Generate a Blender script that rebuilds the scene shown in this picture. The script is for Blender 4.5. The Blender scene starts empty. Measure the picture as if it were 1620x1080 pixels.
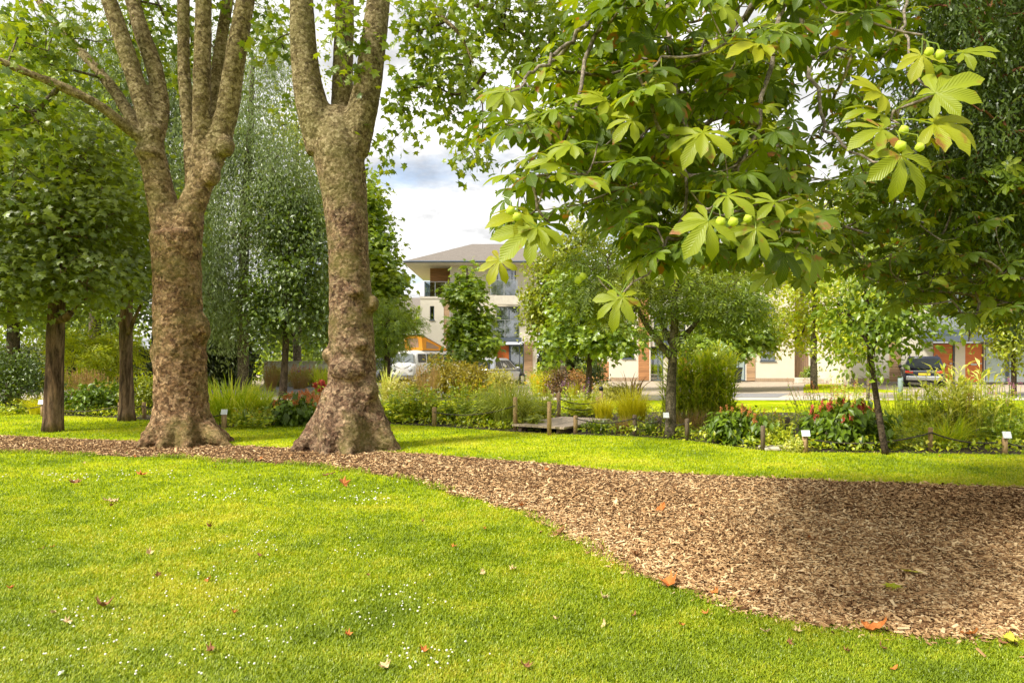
import bpy, bmesh, math, random
import numpy as np
from mathutils import Vector
PI = math.pi
sc = bpy.context.scene
# ------------------------------------------------------------------ camera
H, YH, F = 1.55, 565.0, 1080.0            # eye height, horizon row, focal length in photo pixels
cd = bpy.data.cameras.new('camera'); cam = bpy.data.objects.new('camera', cd)
sc.collection.objects.link(cam); sc.camera = cam
cd.lens = 24.0; cd.sensor_width = 36.0; cd.clip_end = 3000; cd.clip_start = 0.05
cam.location = (0, 0, H); cam.rotation_euler = (PI/2, 0, 0); cd.shift_y = (YH-540)/1620
# ------------------------------------------------------------------ light
SUN_EL, SUN_AZ = math.radians(47), math.radians(234)      # azimuth clockwise from +Y: behind the camera, to its left
sd = Vector((math.sin(SUN_AZ)*math.cos(SUN_EL), math.cos(SUN_AZ)*math.cos(SUN_EL), math.sin(SUN_EL)))
ld = bpy.data.lights.new('sun', 'SUN'); sun = bpy.data.objects.new('sun', ld); sc.collection.objects.link(sun)
ld.energy = 3.3; ld.angle = math.radians(11); ld.color = (1, 0.95, 0.86)
sun.rotation_euler = sd.to_track_quat('Z', 'Y').to_euler(); sun.location = (-20, -30, 40)
sc.view_settings.view_transform = 'Standard'; sc.view_settings.look = 'None'
sc.view_settings.exposure = 1.13; sc.view_settings.gamma = 1.0
cy = sc.cycles
cy.max_bounces = 6; cy.diffuse_bounces = 3; cy.glossy_bounces = 2; cy.transmission_bounces = 4; cy.transparent_max_bounces = 8
cy.use_adaptive_sampling = True; cy.adaptive_threshold = 0.02; cy.use_denoising = True
cy.caustics_reflective = False; cy.caustics_refractive = False

def NT(nt):
    N, L = nt.nodes, nt.links
    def new(t, **kw):
        n = N.new(t)
        for k, v in kw.items():
            if k.startswith('i_'):
                key = k[2:]; key = int(key) if key.isdigit() else key.replace('_', ' ')
                n.inputs[key].default_value = v
            else: setattr(n, k, v)
        return n
    def ln(a, b): L.new(a, b)
    return new, ln
def ramp(new, stops, interp='LINEAR'):
    r = new('ShaderNodeValToRGB'); e = r.color_ramp.elements; r.color_ramp.interpolation = interp
    while len(e) < len(stops): e.new(0.5)
    for x, (p, c) in zip(e, stops):
        x.position = p; x.color = tuple(c)+(1,) if len(c) == 3 else c
    return r

w = bpy.data.worlds.new('World'); sc.world = w; w.use_nodes = True
w.node_tree.nodes.clear(); new, ln = NT(w.node_tree)
sky = new('ShaderNodeTexSky', sky_type='NISHITA', sun_disc=False, sun_elevation=SUN_EL, sun_rotation=SUN_AZ)
bsky = new('ShaderNodeBackground', i_Strength=0.11); ln(sky.outputs[0], bsky.inputs[0])
tc = new('ShaderNodeTexCoord'); sep = new('ShaderNodeSeparateXYZ'); ln(tc.outputs['Generated'], sep.inputs[0])
zz = new('ShaderNodeMath', operation='MAXIMUM', i_1=0.0); ln(sep.outputs[2], zz.inputs[0])
za = new('ShaderNodeMath', operation='ADD', i_1=0.22); ln(zz.outputs[0], za.inputs[0])
dv = new('ShaderNodeVectorMath', operation='DIVIDE'); cmb = new('ShaderNodeCombineXYZ')
for i in range(3): ln(za.outputs[0], cmb.inputs[i])
ln(tc.outputs['Generated'], dv.inputs[0]); ln(cmb.outputs[0], dv.inputs[1])
n1 = new('ShaderNodeTexNoise', i_Scale=1.55, i_Detail=9.0, i_Roughness=0.56, i_Distortion=0.25); ln(dv.outputs[0], n1.inputs['Vector'])
n2 = new('ShaderNodeTexNoise', i_Scale=3.1, i_Detail=8.0, i_Roughness=0.6); ln(dv.outputs[0], n2.inputs['Vector'])
cover = ramp(new, [(0.30, (.3, .3, .3)), (0.45, (1, 1, 1))]); ln(n1.outputs[0], cover.inputs[0])
shade = ramp(new, [(0.32, (0.42, 0.42, 0.43)), (0.44, (0.66, 0.66, 0.66)), (0.50, (0.84, 0.83, 0.82)), (0.62, (1.05, 1.03, 1.0))]); ln(n2.outputs[0], shade.inputs[0])
bcl = new('ShaderNodeBackground', i_Strength=0.66); ln(shade.outputs[0], bcl.inputs[0])
mixw = new('ShaderNodeMixShader'); ln(cover.outputs[0], mixw.inputs[0]); ln(bsky.outputs[0], mixw.inputs[1]); ln(bcl.outputs[0], mixw.inputs[2])
ow = new('ShaderNodeOutputWorld'); ln(mixw.outputs[0], ow.inputs[0])

# ------------------------------------------------------------------ helpers
rng = np.random.default_rng(11); random.seed(5)
def P(px, py, Y): return np.array([(px-810)/F*Y, Y, H+(YH-py)/F*Y])
def GY(py): return H*F/(py-YH)
def G(px, py): Y = GY(py); return np.array([(px-810)/F*Y, Y, 0.0])
def nz(a): return a/np.maximum(np.linalg.norm(a, axis=-1, keepdims=True), 1e-9)

def _h(i, j, k, s):
    n = (i*374761393 + j*668265263 + k*2147483647 + s*1274126177) & 0xffffffff
    n = ((n ^ (n >> 13))*1274126177) & 0xffffffff
    return ((n ^ (n >> 16)) & 0xffff)/65535.0
def vnoise(p, s=0):
    p = np.asarray(p, float); f = np.floor(p); i = f.astype(np.int64); t = p-f; t = t*t*(3-2*t); r = 0
    for a in (0, 1):
        for b in (0, 1):
            for c in (0, 1):
                wgt = (t[:, 0] if a else 1-t[:, 0])*(t[:, 1] if b else 1-t[:, 1])*(t[:, 2] if c else 1-t[:, 2])
                r = r+wgt*_h(i[:, 0]+a, i[:, 1]+b, i[:, 2]+c, s)
    return r*2-1
def fbm(p, o=4, s=0):
    r = 0; a = 1.0; p = np.asarray(p, float)
    for k in range(o): r = r+a*vnoise(p, s+k); p = p*2.03+7.1; a *= 0.5
    return r

class MB:
    def __init__(s): s.v = []; s.f = {3: [], 4: []}; s.n = 0; s.uv = []
    def add(s, v, q=None, t=None, uv=None):
        v = np.asarray(v, float).reshape(-1, 3)
        if q is not None and len(q): s.f[4].append(np.asarray(q, np.int64).reshape(-1, 4)+s.n)
        if t is not None and len(t): s.f[3].append(np.asarray(t, np.int64).reshape(-1, 3)+s.n)
        s.v.append(v); s.n += len(v)
        if uv is not None: s.uv.append(uv)
        return s
    def box(s, x0, x1, y0, y1, z0, z1):
        v = [(x, y, z) for x in (x0, x1) for y in (y0, y1) for z in (z0, z1)]
        return s.add(v, [(0, 1, 3, 2), (4, 6, 7, 5), (0, 4, 5, 1), (2, 3, 7, 6), (0, 2, 6, 4), (1, 5, 7, 3)])
    def tube(s, pts, rad, n=8, cap=True):
        p = np.asarray(pts, float); r = np.broadcast_to(np.asarray(rad, float), (len(p),))
        t = nz(np.gradient(p, axis=0)); ref = np.array([0.31, 0.95, 0.05]) if abs(t[0][1]) < .8 else np.array([1.0, 0.1, 0])
        a = nz(np.cross(t, ref)); b = np.cross(t, a); th = np.arange(n)/n*2*PI
        ring = p[:, None]+r[:, None, None]*(a[:, None]*np.cos(th)[None, :, None]+b[:, None]*np.sin(th)[None, :, None])
        i = np.arange(len(p)-1)[:, None]*n; j = np.arange(n)[None]; k = (j+1) % n
        q = np.stack([i+j, i+k, i+n+k, i+n+j], -1).reshape(-1, 4)
        m = len(p)*n; v = np.concatenate([ring.reshape(-1, 3), p[:1], p[-1:]])
        tr = None
        if cap:
            jj = np.arange(n); kk = (jj+1) % n
            tr = np.concatenate([np.stack([kk, jj, np.full(n, m)], -1), np.stack([m-n+jj, m-n+kk, np.full(n, m+1)], -1)])
        return s.add(v, q, tr)
    def build(s, name, mat, parent=None, smooth=False, bevel=0, loc=None):
        me = bpy.data.meshes.new(name)
        v = np.concatenate(s.v); q = np.concatenate(s.f[4]) if s.f[4] else np.zeros((0, 4), np.int64)
        t = np.concatenate(s.f[3]) if s.f[3] else np.zeros((0, 3), np.int64)
        loops = np.concatenate([q.ravel(), t.ravel()]); nq, nt_ = len(q), len(t)
        me.vertices.add(len(v)); me.vertices.foreach_set('co', v.astype(np.float32).ravel())
        me.loops.add(len(loops)); me.loops.foreach_set('vertex_index', loops.astype(np.int32))
        me.polygons.add(nq+nt_)
        me.polygons.foreach_set('loop_start', np.concatenate([np.arange(nq)*4, nq*4+np.arange(nt_)*3]).astype(np.int32))
        me.update(calc_edges=True); me.validate()
        me.polygons.foreach_set('use_smooth', np.full(len(me.polygons), smooth, bool))
        if s.uv:
            uv = np.concatenate(s.uv); l = me.uv_layers.new(name='UVMap')
            vi = np.zeros(len(me.loops), np.int32); me.loops.foreach_get('vertex_index', vi)
            l.data.foreach_set('uv', uv[vi].astype(np.float32).ravel())
        o = bpy.data.objects.new(name, me); sc.collection.objects.link(o)
        if mat: me.materials.append(mat)
        if parent is not None: o.parent = parent
        if bevel:
            b = o.modifiers.new('bevel', 'BEVEL'); b.width = bevel; b.segments = 2; b.limit_method = 'ANGLE'
        return o
def tag(o, label, cat, group=None, kind=None):
    o['label'] = label; o['category'] = cat
    if group: o['group'] = group
    if kind: o['kind'] = kind
    return o
def struct(o): o['kind'] = 'structure'; return o
def thing(name, label, cat, group=None, loc=(0, 0, 0), rz=0):
    o = bpy.data.objects.new(name, None); sc.collection.objects.link(o); o.location = loc; o.rotation_euler = (0, 0, rz)
    o.empty_display_size = 0.1
    return tag(o, label, cat, group)

# ------------------------------------------------------------------ materials
def mat(name): 
    m = bpy.data.materials.new(name); m.use_nodes = True; m.node_tree.nodes.clear()
    new, ln = NT(m.node_tree); out = new('ShaderNodeOutputMaterial'); return m, new, ln, out
def plain(name, c, rough=0.6, metal=0.0, var=0.12, scale=6.0, bump=0.0, bscale=40.0, spec=0.4, stretch=None):
    m, new, ln, out = mat(name); b = new('ShaderNodeBsdfPrincipled', i_Roughness=rough, i_Metallic=metal); b.inputs['Specular IOR Level'].default_value = spec
    tc = new('ShaderNodeTexCoord'); vec = tc.outputs['Object']
    if stretch:
        mp = new('ShaderNodeMapping'); mp.inputs['Scale'].default_value = stretch; ln(vec, mp.inputs[0]); vec = mp.outputs[0]
    n = new('ShaderNodeTexNoise', i_Scale=scale, i_Detail=5.0, i_Roughness=0.6); ln(vec, n.inputs['Vector'])
    c = np.array(c); r = ramp(new, [(0.3, tuple(c*(1-var))), (0.7, tuple(np.minimum(c*(1+var), 1)))]); ln(n.outputs[0], r.inputs[0]); ln(r.outputs[0], b.inputs['Base Color'])
    if bump:
        n2 = new('ShaderNodeTexNoise', i_Scale=bscale, i_Detail=4.0); ln(vec, n2.inputs['Vector'])
        bp = new('ShaderNodeBump', i_Strength=bump, i_Distance=0.02); ln(n2.outputs[0], bp.inputs['Height']); ln(bp.outputs[0], b.inputs['Normal'])
    ln(b.outputs[0], out.inputs[0]); return m
def leafmat(name, cols, trans=0.45, gloss=0.06, patch=None, pscale=0.5, rough=0.42, tgain=(1.35, 1.25, 0.5), veins=False, gain=(1.95, 1.65, .6)):
    """leaf: diffuse + translucent + a thin gloss; colour varies leaf by leaf"""
    m, new, ln, out = mat(name)
    cols = [tuple(np.minimum(np.array(c)*np.array(gain), .8)) for c in cols]; patch = tuple(np.minimum(np.array(patch)*np.array(gain), .8)) if patch is not None else None
    g = new('ShaderNodeNewGeometry'); k = len(cols)
    r = ramp(new, [(i/max(k-1, 1), c) for i, c in enumerate(cols)]); ln(g.outputs['Random Per Island'], r.inputs[0]); col = r.outputs[0]
    if patch is not None:
        tc = new('ShaderNodeTexCoord'); n = new('ShaderNodeTexNoise', i_Scale=pscale, i_Detail=3.0); ln(tc.outputs['Object'], n.inputs['Vector'])
        rr = ramp(new, [(0.45, (0, 0, 0)), (0.68, (1, 1, 1))]); ln(n.outputs[0], rr.inputs[0])
        mx = new('ShaderNodeMix', data_type='RGBA'); mx.inputs['B'].default_value = tuple(patch)+(1,)
        mm = new('ShaderNodeMath', operation='MULTIPLY', i_1=0.65); ln(rr.outputs[0], mm.inputs[0]); ln(mm.outputs[0], mx.inputs[0]); ln(col, mx.inputs[6]); 
        mx.inputs[7].default_value = tuple(patch)+(1,); col = mx.outputs[2]
    nrm = None
    if veins:
        uvn = new('ShaderNodeUVMap'); sp = new('ShaderNodeSeparateXYZ'); ln(uvn.outputs[0], sp.inputs[0])
        ab = new('ShaderNodeMath', operation='ABSOLUTE'); ln(sp.outputs[1], ab.inputs[0])
        m1 = new('ShaderNodeMath', operation='MULTIPLY', i_1=0.32); ln(ab.outputs[0], m1.inputs[0])
        sb = new('ShaderNodeMath', operation='SUBTRACT'); ln(sp.outputs[0], sb.inputs[0]); ln(m1.outputs[0], sb.inputs[1])
        m2 = new('ShaderNodeMath', operation='MULTIPLY', i_1=2*PI*11); ln(sb.outputs[0], m2.inputs[0])
        sn = new('ShaderNodeMath', operation='SINE'); ln(m2.outputs[0], sn.inputs[0])
        vr = ramp(new, [(0.0, (0, 0, 0)), (0.72, (0, 0, 0)), (1.0, (1, 1, 1))])
        h = new('ShaderNodeMath', operation='MULTIPLY_ADD', i_1=0.5, i_2=0.5); ln(sn.outputs[0], h.inputs[0]); ln(h.outputs[0], vr.inputs[0])
        midr = ramp(new, [(0.0, (1, 1, 1)), (0.07, (0, 0, 0))]); ln(ab.outputs[0], midr.inputs[0])
        ad = new('ShaderNodeMath', operation='MAXIMUM'); ln(vr.outputs[0], ad.inputs[0]); ln(midr.outputs[0], ad.inputs[1])
        fm = new('ShaderNodeMath', operation='MULTIPLY', i_1=0.22); ln(ad.outputs[0], fm.inputs[0])
        mx = new('ShaderNodeMix', data_type='RGBA'); ln(fm.outputs[0], mx.inputs[0]); ln(col, mx.inputs[6]); mx.inputs[7].default_value = (0.36, 0.42, 0.03, 1); col = mx.outputs[2]
        # brown autumn blotches towards some edges
        tc = new('ShaderNodeTexCoord'); n = new('ShaderNodeTexNoise', i_Scale=9.0, i_Detail=3.0, i_Roughness=0.6); ln(tc.outputs['Object'], n.inputs['Vector'])
        br = ramp(new, [(0.61, (0, 0, 0)), (0.70, (1, 1, 1))]); ln(n.outputs[0], br.inputs[0])
        mx = new('ShaderNodeMix', data_type='RGBA'); ln(br.outputs[0], mx.inputs[0]); ln(col, mx.inputs[6]); mx.inputs[7].default_value = (0.30, 0.12, 0.03, 1); col = mx.outputs[2]
        bp = new('ShaderNodeBump', i_Strength=0.35, i_Distance=0.004); ln(h.outputs[0], bp.inputs['Height']); nrm = bp.outputs[0]
    d = new('ShaderNodeBsdfDiffuse'); t = new('ShaderNodeBsdfTranslucent'); gl = new('ShaderNodeBsdfGlossy', i_Roughness=rough)
    tm = new('ShaderNodeMix', data_type='RGBA', blend_type='MULTIPLY'); tm.inputs[0].default_value = 1; ln(col, tm.inputs[6]); tm.inputs[7].default_value = tuple(tgain)+(1,)
    ln(col, d.inputs[0]); ln(tm.outputs[2], t.inputs[0])
    if nrm: ln(nrm, d.inputs['Normal']); ln(nrm, gl.inputs['Normal'])
    a = new('ShaderNodeMixShader', i_0=trans); ln(d.outputs[0], a.inputs[1]); ln(t.outputs[0], a.inputs[2])
    b = new('ShaderNodeMixShader', i_0=gloss); ln(a.outputs[0], b.inputs[1]); ln(gl.outputs[0], b.inputs[2])
    ln(b.outputs[0], out.inputs[0]); return m
def barkmat(name, cols, scale=(5, 5, 3), moss=(0.10, 0.11, 0.02), mossamt=0.5, bump=0.9, bs=22, dist=0.04, streak=None, plates=0):
    m, new, ln, out = mat(name); tc = new('ShaderNodeTexCoord'); mp = new('ShaderNodeMapping'); mp.inputs['Scale'].default_value = scale; ln(tc.outputs['Object'], mp.inputs[0])
    n = new('ShaderNodeTexNoise', i_Scale=1.0, i_Detail=9.0, i_Roughness=0.72, i_Distortion=0.4); ln(mp.outputs[0], n.inputs['Vector'])
    r = ramp(new, [(0.39+0.22*i/max(len(cols)-1, 1), c) for i, c in enumerate(cols)]); ln(n.outputs[0], r.inputs[0])
    v = new('ShaderNodeTexVoronoi', i_Scale=bs*0.8, feature='F1'); ln(tc.outputs['Object'], v.inputs['Vector'])
    nb = new('ShaderNodeTexNoise', i_Scale=bs, i_Detail=7.0, i_Roughness=0.75); 
    if streak:
        mp2 = new('ShaderNodeMapping'); mp2.inputs['Scale'].default_value = streak; ln(tc.outputs['Object'], mp2.inputs[0]); ln(mp2.outputs[0], nb.inputs['Vector']); ln(mp2.outputs[0], v.inputs['Vector'])
    else: ln(tc.outputs['Object'], nb.inputs['Vector'])
    base = r.outputs[0]
    if plates:
        wp = new('ShaderNodeTexNoise', i_Scale=plates*.6, i_Detail=4.0); ln(tc.outputs['Object'], wp.inputs['Vector'])
        wv = new('ShaderNodeVectorMath', operation='MULTIPLY_ADD'); wv.inputs[1].default_value = (.16, .16, .10); ln(wp.outputs['Color'], wv.inputs[0]); ln(tc.outputs['Object'], wv.inputs[2])
        pv = new('ShaderNodeTexVoronoi', i_Scale=plates, feature='F1'); ln(wv.outputs[0], pv.inputs['Vector']); sx_ = new('ShaderNodeSeparateColor'); ln(pv.outputs['Color'], sx_.inputs[0])
        pr_ = ramp(new, [(0.05, cols[0]), (0.2, cols[1]), (0.55, cols[2]), (0.85, cols[3]), (1.0, tuple(np.array(cols[3])*1.35))]); ln(sx_.outputs[0], pr_.inputs[0])
        mp_ = new('ShaderNodeMix', data_type='RGBA'); mp_.inputs[0].default_value = .62; ln(base, mp_.inputs[6]); ln(pr_.outputs[0], mp_.inputs[7]); base = mp_.outputs[2]
    # dark cracks: darker colour in low noise, paler in high
    cr = ramp(new, [(0.38, (0.16, 0.15, 0.13)), (0.45, (0.7, 0.7, 0.68)), (0.53, (1, 1, 1)), (0.62, (1.7, 1.62, 1.5))]); ln(nb.outputs[0], cr.inputs[0])
    mu = new('ShaderNodeMix', data_type='RGBA', blend_type='MULTIPLY'); mu.inputs[0].default_value = 0.85; ln(base, mu.inputs[6]); ln(cr.outputs[0], mu.inputs[7])
    nm = new('ShaderNodeTexNoise', i_Scale=1.1, i_Detail=5.0, i_Roughness=0.65); ln(tc.outputs['Object'], nm.inputs['Vector'])
    mr = ramp(new, [(0.48, (0, 0, 0)), (0.66, (mossamt,)*3)]); ln(nm.outputs[0], mr.inputs[0])
    mx = new('ShaderNodeMix', data_type='RGBA'); ln(mr.outputs[0], mx.inputs[0]); ln(mu.outputs[2], mx.inputs[6]); mx.inputs[7].default_value = tuple(moss)+(1,)
    colr = mx.outputs[2]
    if plates:
        sz = new('ShaderNodeSeparateXYZ'); ln(tc.outputs['Object'], sz.inputs[0]); nz_ = new('ShaderNodeMath', operation='MULTIPLY_ADD', i_1=3.0); ln(nm.outputs[0], nz_.inputs[0]); ln(sz.outputs[2], nz_.inputs[2])
        mrg = new('ShaderNodeMapRange'); mrg.inputs[1].default_value = 5.0; mrg.inputs[2].default_value = 7.2; mrg.inputs[4].default_value = .72; ln(nz_.outputs[0], mrg.inputs[0])
        up_ = ramp(new, [(0.36, (0.085, 0.065, 0.028)), (0.47, (0.19, 0.15, 0.066)), (0.55, (0.255, 0.21, 0.10)), (0.64, (0.40, 0.34, 0.19))]); ub = new('ShaderNodeMath', operation='MULTIPLY_ADD', i_1=.22, i_2=-.11); ln(sx_.outputs[0], ub.inputs[0]); ub2 = new('ShaderNodeMath', operation='ADD'); ln(ub.outputs[0], ub2.inputs[0]); ln(nb.outputs[0], ub2.inputs[1]); ln(ub2.outputs[0], up_.inputs[0]); m9 = new('ShaderNodeMix', data_type='RGBA'); ln(mrg.outputs[0], m9.inputs[0]); ln(colr, m9.inputs[6]); ln(up_.outputs[0], m9.inputs[7]); colr = m9.outputs[2]
    b = new('ShaderNodeBsdfPrincipled', i_Roughness=0.9); b.inputs['Specular IOR Level'].default_value = 0.15; ln(colr, b.inputs['Base Color'])
    hh = new('ShaderNodeMath', operation='MULTIPLY_ADD', i_1=0.5); ln(v.outputs[0], hh.inputs[0]); ln(nb.outputs[0], hh.inputs[2])
    bp = new('ShaderNodeBump', i_Strength=bump, i_Distance=dist); ln(hh.outputs[0], bp.inputs['Height']); ln(bp.outputs[0], b.inputs['Normal'])
    ln(b.outputs[0], out.inputs[0]); return m
def glassmat(name, tint=(0.6, 0.68, 0.7), refl=0.3):
    m, new, ln, out = mat(name); t = new('ShaderNodeBsdfTransparent', i_Color=tuple(tint)+(1,)); g = new('ShaderNodeBsdfGlossy', i_Roughness=0.03)
    x = new('ShaderNodeMixShader', i_0=refl); ln(t.outputs[0], x.inputs[1]); ln(g.outputs[0], x.inputs[2]); ln(x.outputs[0], out.inputs[0]); return m

M = {}
M['plane_bark_a'] = barkmat('plane_bark_a', [(0.05, 0.026, 0.012), (0.15, 0.082, 0.04), (0.225, 0.135, 0.067), (0.36, 0.24, 0.13)], (2.5, 2.5, 4), (0.17, 0.155, 0.04), 0.6, plates=15)
M['plane_bark_b'] = barkmat('plane_bark_b', [(0.048, 0.026, 0.015), (0.14, 0.08, 0.048), (0.21, 0.13, 0.078), (0.34, 0.24, 0.145)], (2.5, 2.5, 3), (0.16, 0.145, 0.035), 0.75, plates=17)
M['furrow_bark'] = barkmat('furrow_bark', [(0.06, 0.035, 0.02), (0.16, 0.10, 0.06), (0.25, 0.165, 0.10)], (6, 6, 1.2), (0.12, 0.11, 0.05), 0.3, 1.0, 14, 0.06, (1.0, 1.0, 0.16))
M['grey_bark'] = barkmat('grey_bark', [(0.06, 0.05, 0.035), (0.13, 0.105, 0.072), (0.23, 0.19, 0.14)], (8, 8, 8), (0.10, 0.10, 0.03), 0.4, 0.7, 30, 0.02)
M['dark_bark'] = barkmat('dark_bark', [(0.03, 0.022, 0.015), (0.07, 0.05, 0.035), (0.11, 0.08, 0.055)], (8, 8, 5), (0.06, 0.06, 0.02), 0.3, 0.7, 30, 0.02)
M['red_bark'] = barkmat('red_bark', [(0.10, 0.04, 0.02), (0.22, 0.09, 0.045), (0.3, 0.14, 0.07)], (6, 6, 1.5), (0.1, 0.08, 0.03), 0.2)
M['twig'] = barkmat('twig', [(0.10, 0.08, 0.06), (0.2, 0.165, 0.13), (0.3, 0.25, 0.2)], (12, 12, 12), (0.1, 0.1, 0.04), 0.3, 0.5, 60, 0.01)
# foliage, from the palest to the darkest
M['lf_plane'] = leafmat('lf_plane', [(0.075, 0.13, 0.012), (0.13, 0.20, 0.015), (0.19, 0.26, 0.018), (0.22, 0.27, 0.02)], 0.45, gain=(1.35, 1.3, .9))
M['lf_maple'] = leafmat('lf_maple', [(0.035, 0.065, 0.016), (0.06, 0.10, 0.022), (0.085, 0.13, 0.026)], 0.42, 0.06, (0.11, 0.17, 0.02), 0.5, gain=(2.5, 2.05, 1))
M['lf_pale'] = leafmat('lf_pale', [(0.16, 0.20, 0.085), (0.24, 0.27, 0.13), (0.13, 0.18, 0.05), (0.30, 0.33, 0.18)], 0.4, 0.08, (0.14, 0.20, 0.03), 0.35, gain=(1.1, 1.2, .9))
M['lf_dark'] = leafmat('lf_dark', [(0.03, 0.06, 0.014), (0.05, 0.095, 0.02), (0.085, 0.14, 0.028)], 0.35, 0.07)
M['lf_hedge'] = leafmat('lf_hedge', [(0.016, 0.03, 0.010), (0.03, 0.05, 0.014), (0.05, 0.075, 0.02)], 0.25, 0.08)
M['lf_mid'] = leafmat('lf_mid', [(0.05, 0.10, 0.014), (0.09, 0.16, 0.018), (0.14, 0.22, 0.022)], 0.45, 0.06, (0.17, 0.22, 0.015), 0.6, gain=(2.3, 1.95, .9))
M['lf_gum'] = leafmat('lf_gum', [(0.07, 0.14, 0.02), (0.12, 0.21, 0.025), (0.19, 0.28, 0.03)], 0.42, 0.08)
M['lf_yellow'] = leafmat('lf_yellow', [(0.09, 0.14, 0.012), (0.14, 0.20, 0.015), (0.20, 0.25, 0.02), (0.11, 0.18, 0.015)], 0.45, 0.06)
M['lf_lime'] = leafmat('lf_lime', [(0.16, 0.24, 0.015), (0.24, 0.32, 0.02), (0.30, 0.36, 0.03)], 0.48, 0.06)
M['lf_ash'] = leafmat('lf_ash', [(0.045, 0.085, 0.014), (0.075, 0.13, 0.018), (0.12, 0.18, 0.02)], 0.45, 0.06, (0.18, 0.22, 0.02), 0.7, gain=(2.4, 2.05, .9))
M['lf_chest_painted_sun'] = leafmat('lf_chest_painted_sun', [(0.17, 0.235, 0.016), (0.24, 0.30, 0.02), (0.20, 0.27, 0.02), (0.30, 0.33, 0.022)], 0.36, 0.03, None, 0.5, 0.45, (1.35, 1.25, 0.4), True, (1.2, 1.1, .5))  # autumn-yellow copy of the chestnut leaf, sunlit brightness painted in
M['lf_chest'] = leafmat('lf_chest', [(0.035, 0.07, 0.012), (0.045, 0.088, 0.014), (0.06, 0.11, 0.015), (0.075, 0.13, 0.016), (0.11, 0.175, 0.02), (0.19, 0.25, 0.024)], 0.42, 0.03, None, 0.5, 0.45, (1.4, 1.3, 0.4), True, (1.75, 1.55, .6))  # ramp weighted dark, shade of the inner crown painted into the leaves
M['lf_cypress'] = leafmat('lf_cypress', [(0.016, 0.034, 0.010), (0.03, 0.058, 0.014), (0.055, 0.09, 0.02)], 0.22, 0.05, (0.05, 0.10, 0.016), 0.5)
M['lf_rust'] = leafmat('lf_rust', [(0.10, 0.04, 0.014), (0.17, 0.075, 0.025), (0.24, 0.12, 0.04)], 0.25, 0.03, gain=(1, 1, 1))
M['lf_broad'] = leafmat('lf_broad', [(0.035, 0.07, 0.007), (0.055, 0.11, 0.009), (0.09, 0.16, 0.012)], 0.3, 0.04, None, 1, 0.45)
M['lf_perennial'] = leafmat('lf_perennial', [(0.08, 0.15, 0.014), (0.14, 0.23, 0.018), (0.22, 0.31, 0.025), (0.34, 0.40, 0.06)], 0.46, 0.06, gain=(2.2, 1.8, .9))
M['lf_silver'] = leafmat('lf_silver', [(0.17, 0.2, 0.10), (0.24, 0.27, 0.15), (0.30, 0.31, 0.19)], 0.3, 0.05)
M['lf_brown'] = leafmat('lf_brown', [(0.09, 0.085, 0.018), (0.14, 0.13, 0.02), (0.2, 0.19, 0.025), (0.08, 0.10, 0.02)], 0.35, 0.05)
M['lf_purple'] = leafmat('lf_purple', [(0.045, 0.025, 0.025), (0.09, 0.055, 0.05), (0.14, 0.11, 0.08)], 0.3, 0.07)
M['lf_mauve'] = leafmat('lf_mauve', [(0.16, 0.09, 0.09), (0.24, 0.15, 0.14), (0.14, 0.14, 0.06)], 0.35, 0.04)
M['gr_bright'] = leafmat('gr_bright', [(0.15, 0.25, 0.014), (0.22, 0.33, 0.02), (0.32, 0.40, 0.045), (0.42, 0.45, 0.12)], 0.45, 0.06, gain=(2.1, 1.8, .9))
M['gr_blue'] = leafmat('gr_blue', [(0.12, 0.18, 0.07), (0.18, 0.25, 0.10), (0.27, 0.33, 0.15)], 0.35, 0.06)
M['gr_lime'] = leafmat('gr_lime', [(0.24, 0.29, 0.02), (0.34, 0.38, 0.03), (0.46, 0.46, 0.07)], 0.42, 0.05)
M['gr_pale'] = leafmat('gr_pale', [(0.24, 0.31, 0.06), (0.38, 0.42, 0.13), (0.55, 0.55, 0.28)], 0.45, 0.05, gain=(1.6, 1.5, 1))
M['gr_tan'] = leafmat('gr_tan', [(0.32, 0.21, 0.08), (0.44, 0.30, 0.13), (0.26, 0.22, 0.06)], 0.35, 0.03, None, 1, 0.5, (1.1, 1.0, 0.7), False, (1.15, 1.1, 1))
M['gr_bamboo'] = leafmat('gr_bamboo', [(0.13, 0.22, 0.014), (0.20, 0.30, 0.02), (0.30, 0.38, 0.04), (0.42, 0.46, 0.16)], 0.48, 0.06, gain=(2.2, 1.9, .9))
M['gr_strap'] = leafmat('gr_strap', [(0.05, 0.10, 0.018), (0.09, 0.15, 0.025), (0.15, 0.22, 0.04)], 0.32, 0.10)
M['gr_bronze'] = leafmat('gr_bronze', [(0.10, 0.05, 0.025), (0.17, 0.10, 0.04), (0.15, 0.14, 0.04)], 0.3, 0.08)
def flat(n, c, tr=0.3): return leafmat(n, [tuple(np.array(c)*0.75), c, tuple(np.minimum(np.array(c)*1.2, 0.95))], tr, 0.03, None, 1, 0.6, (1, 1, 1), False, (1, 1, 1))
M['fl_red'] = flat('fl_red', (0.62, 0.10, 0.07)); M['fl_pink'] = flat('fl_pink', (0.62, 0.22, 0.36)); M['fl_purple'] = flat('fl_purple', (0.38, 0.15, 0.42))
M['fl_yellow'] = flat('fl_yellow', (0.80, 0.52, 0.02)); M['fl_orange'] = flat('fl_orange', (0.85, 0.25, 0.02)); M['fl_white'] = flat('fl_white', (0.8, 0.8, 0.7)); M['fl_salmon'] = flat('fl_salmon', (0.66, 0.25, 0.08))

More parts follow.
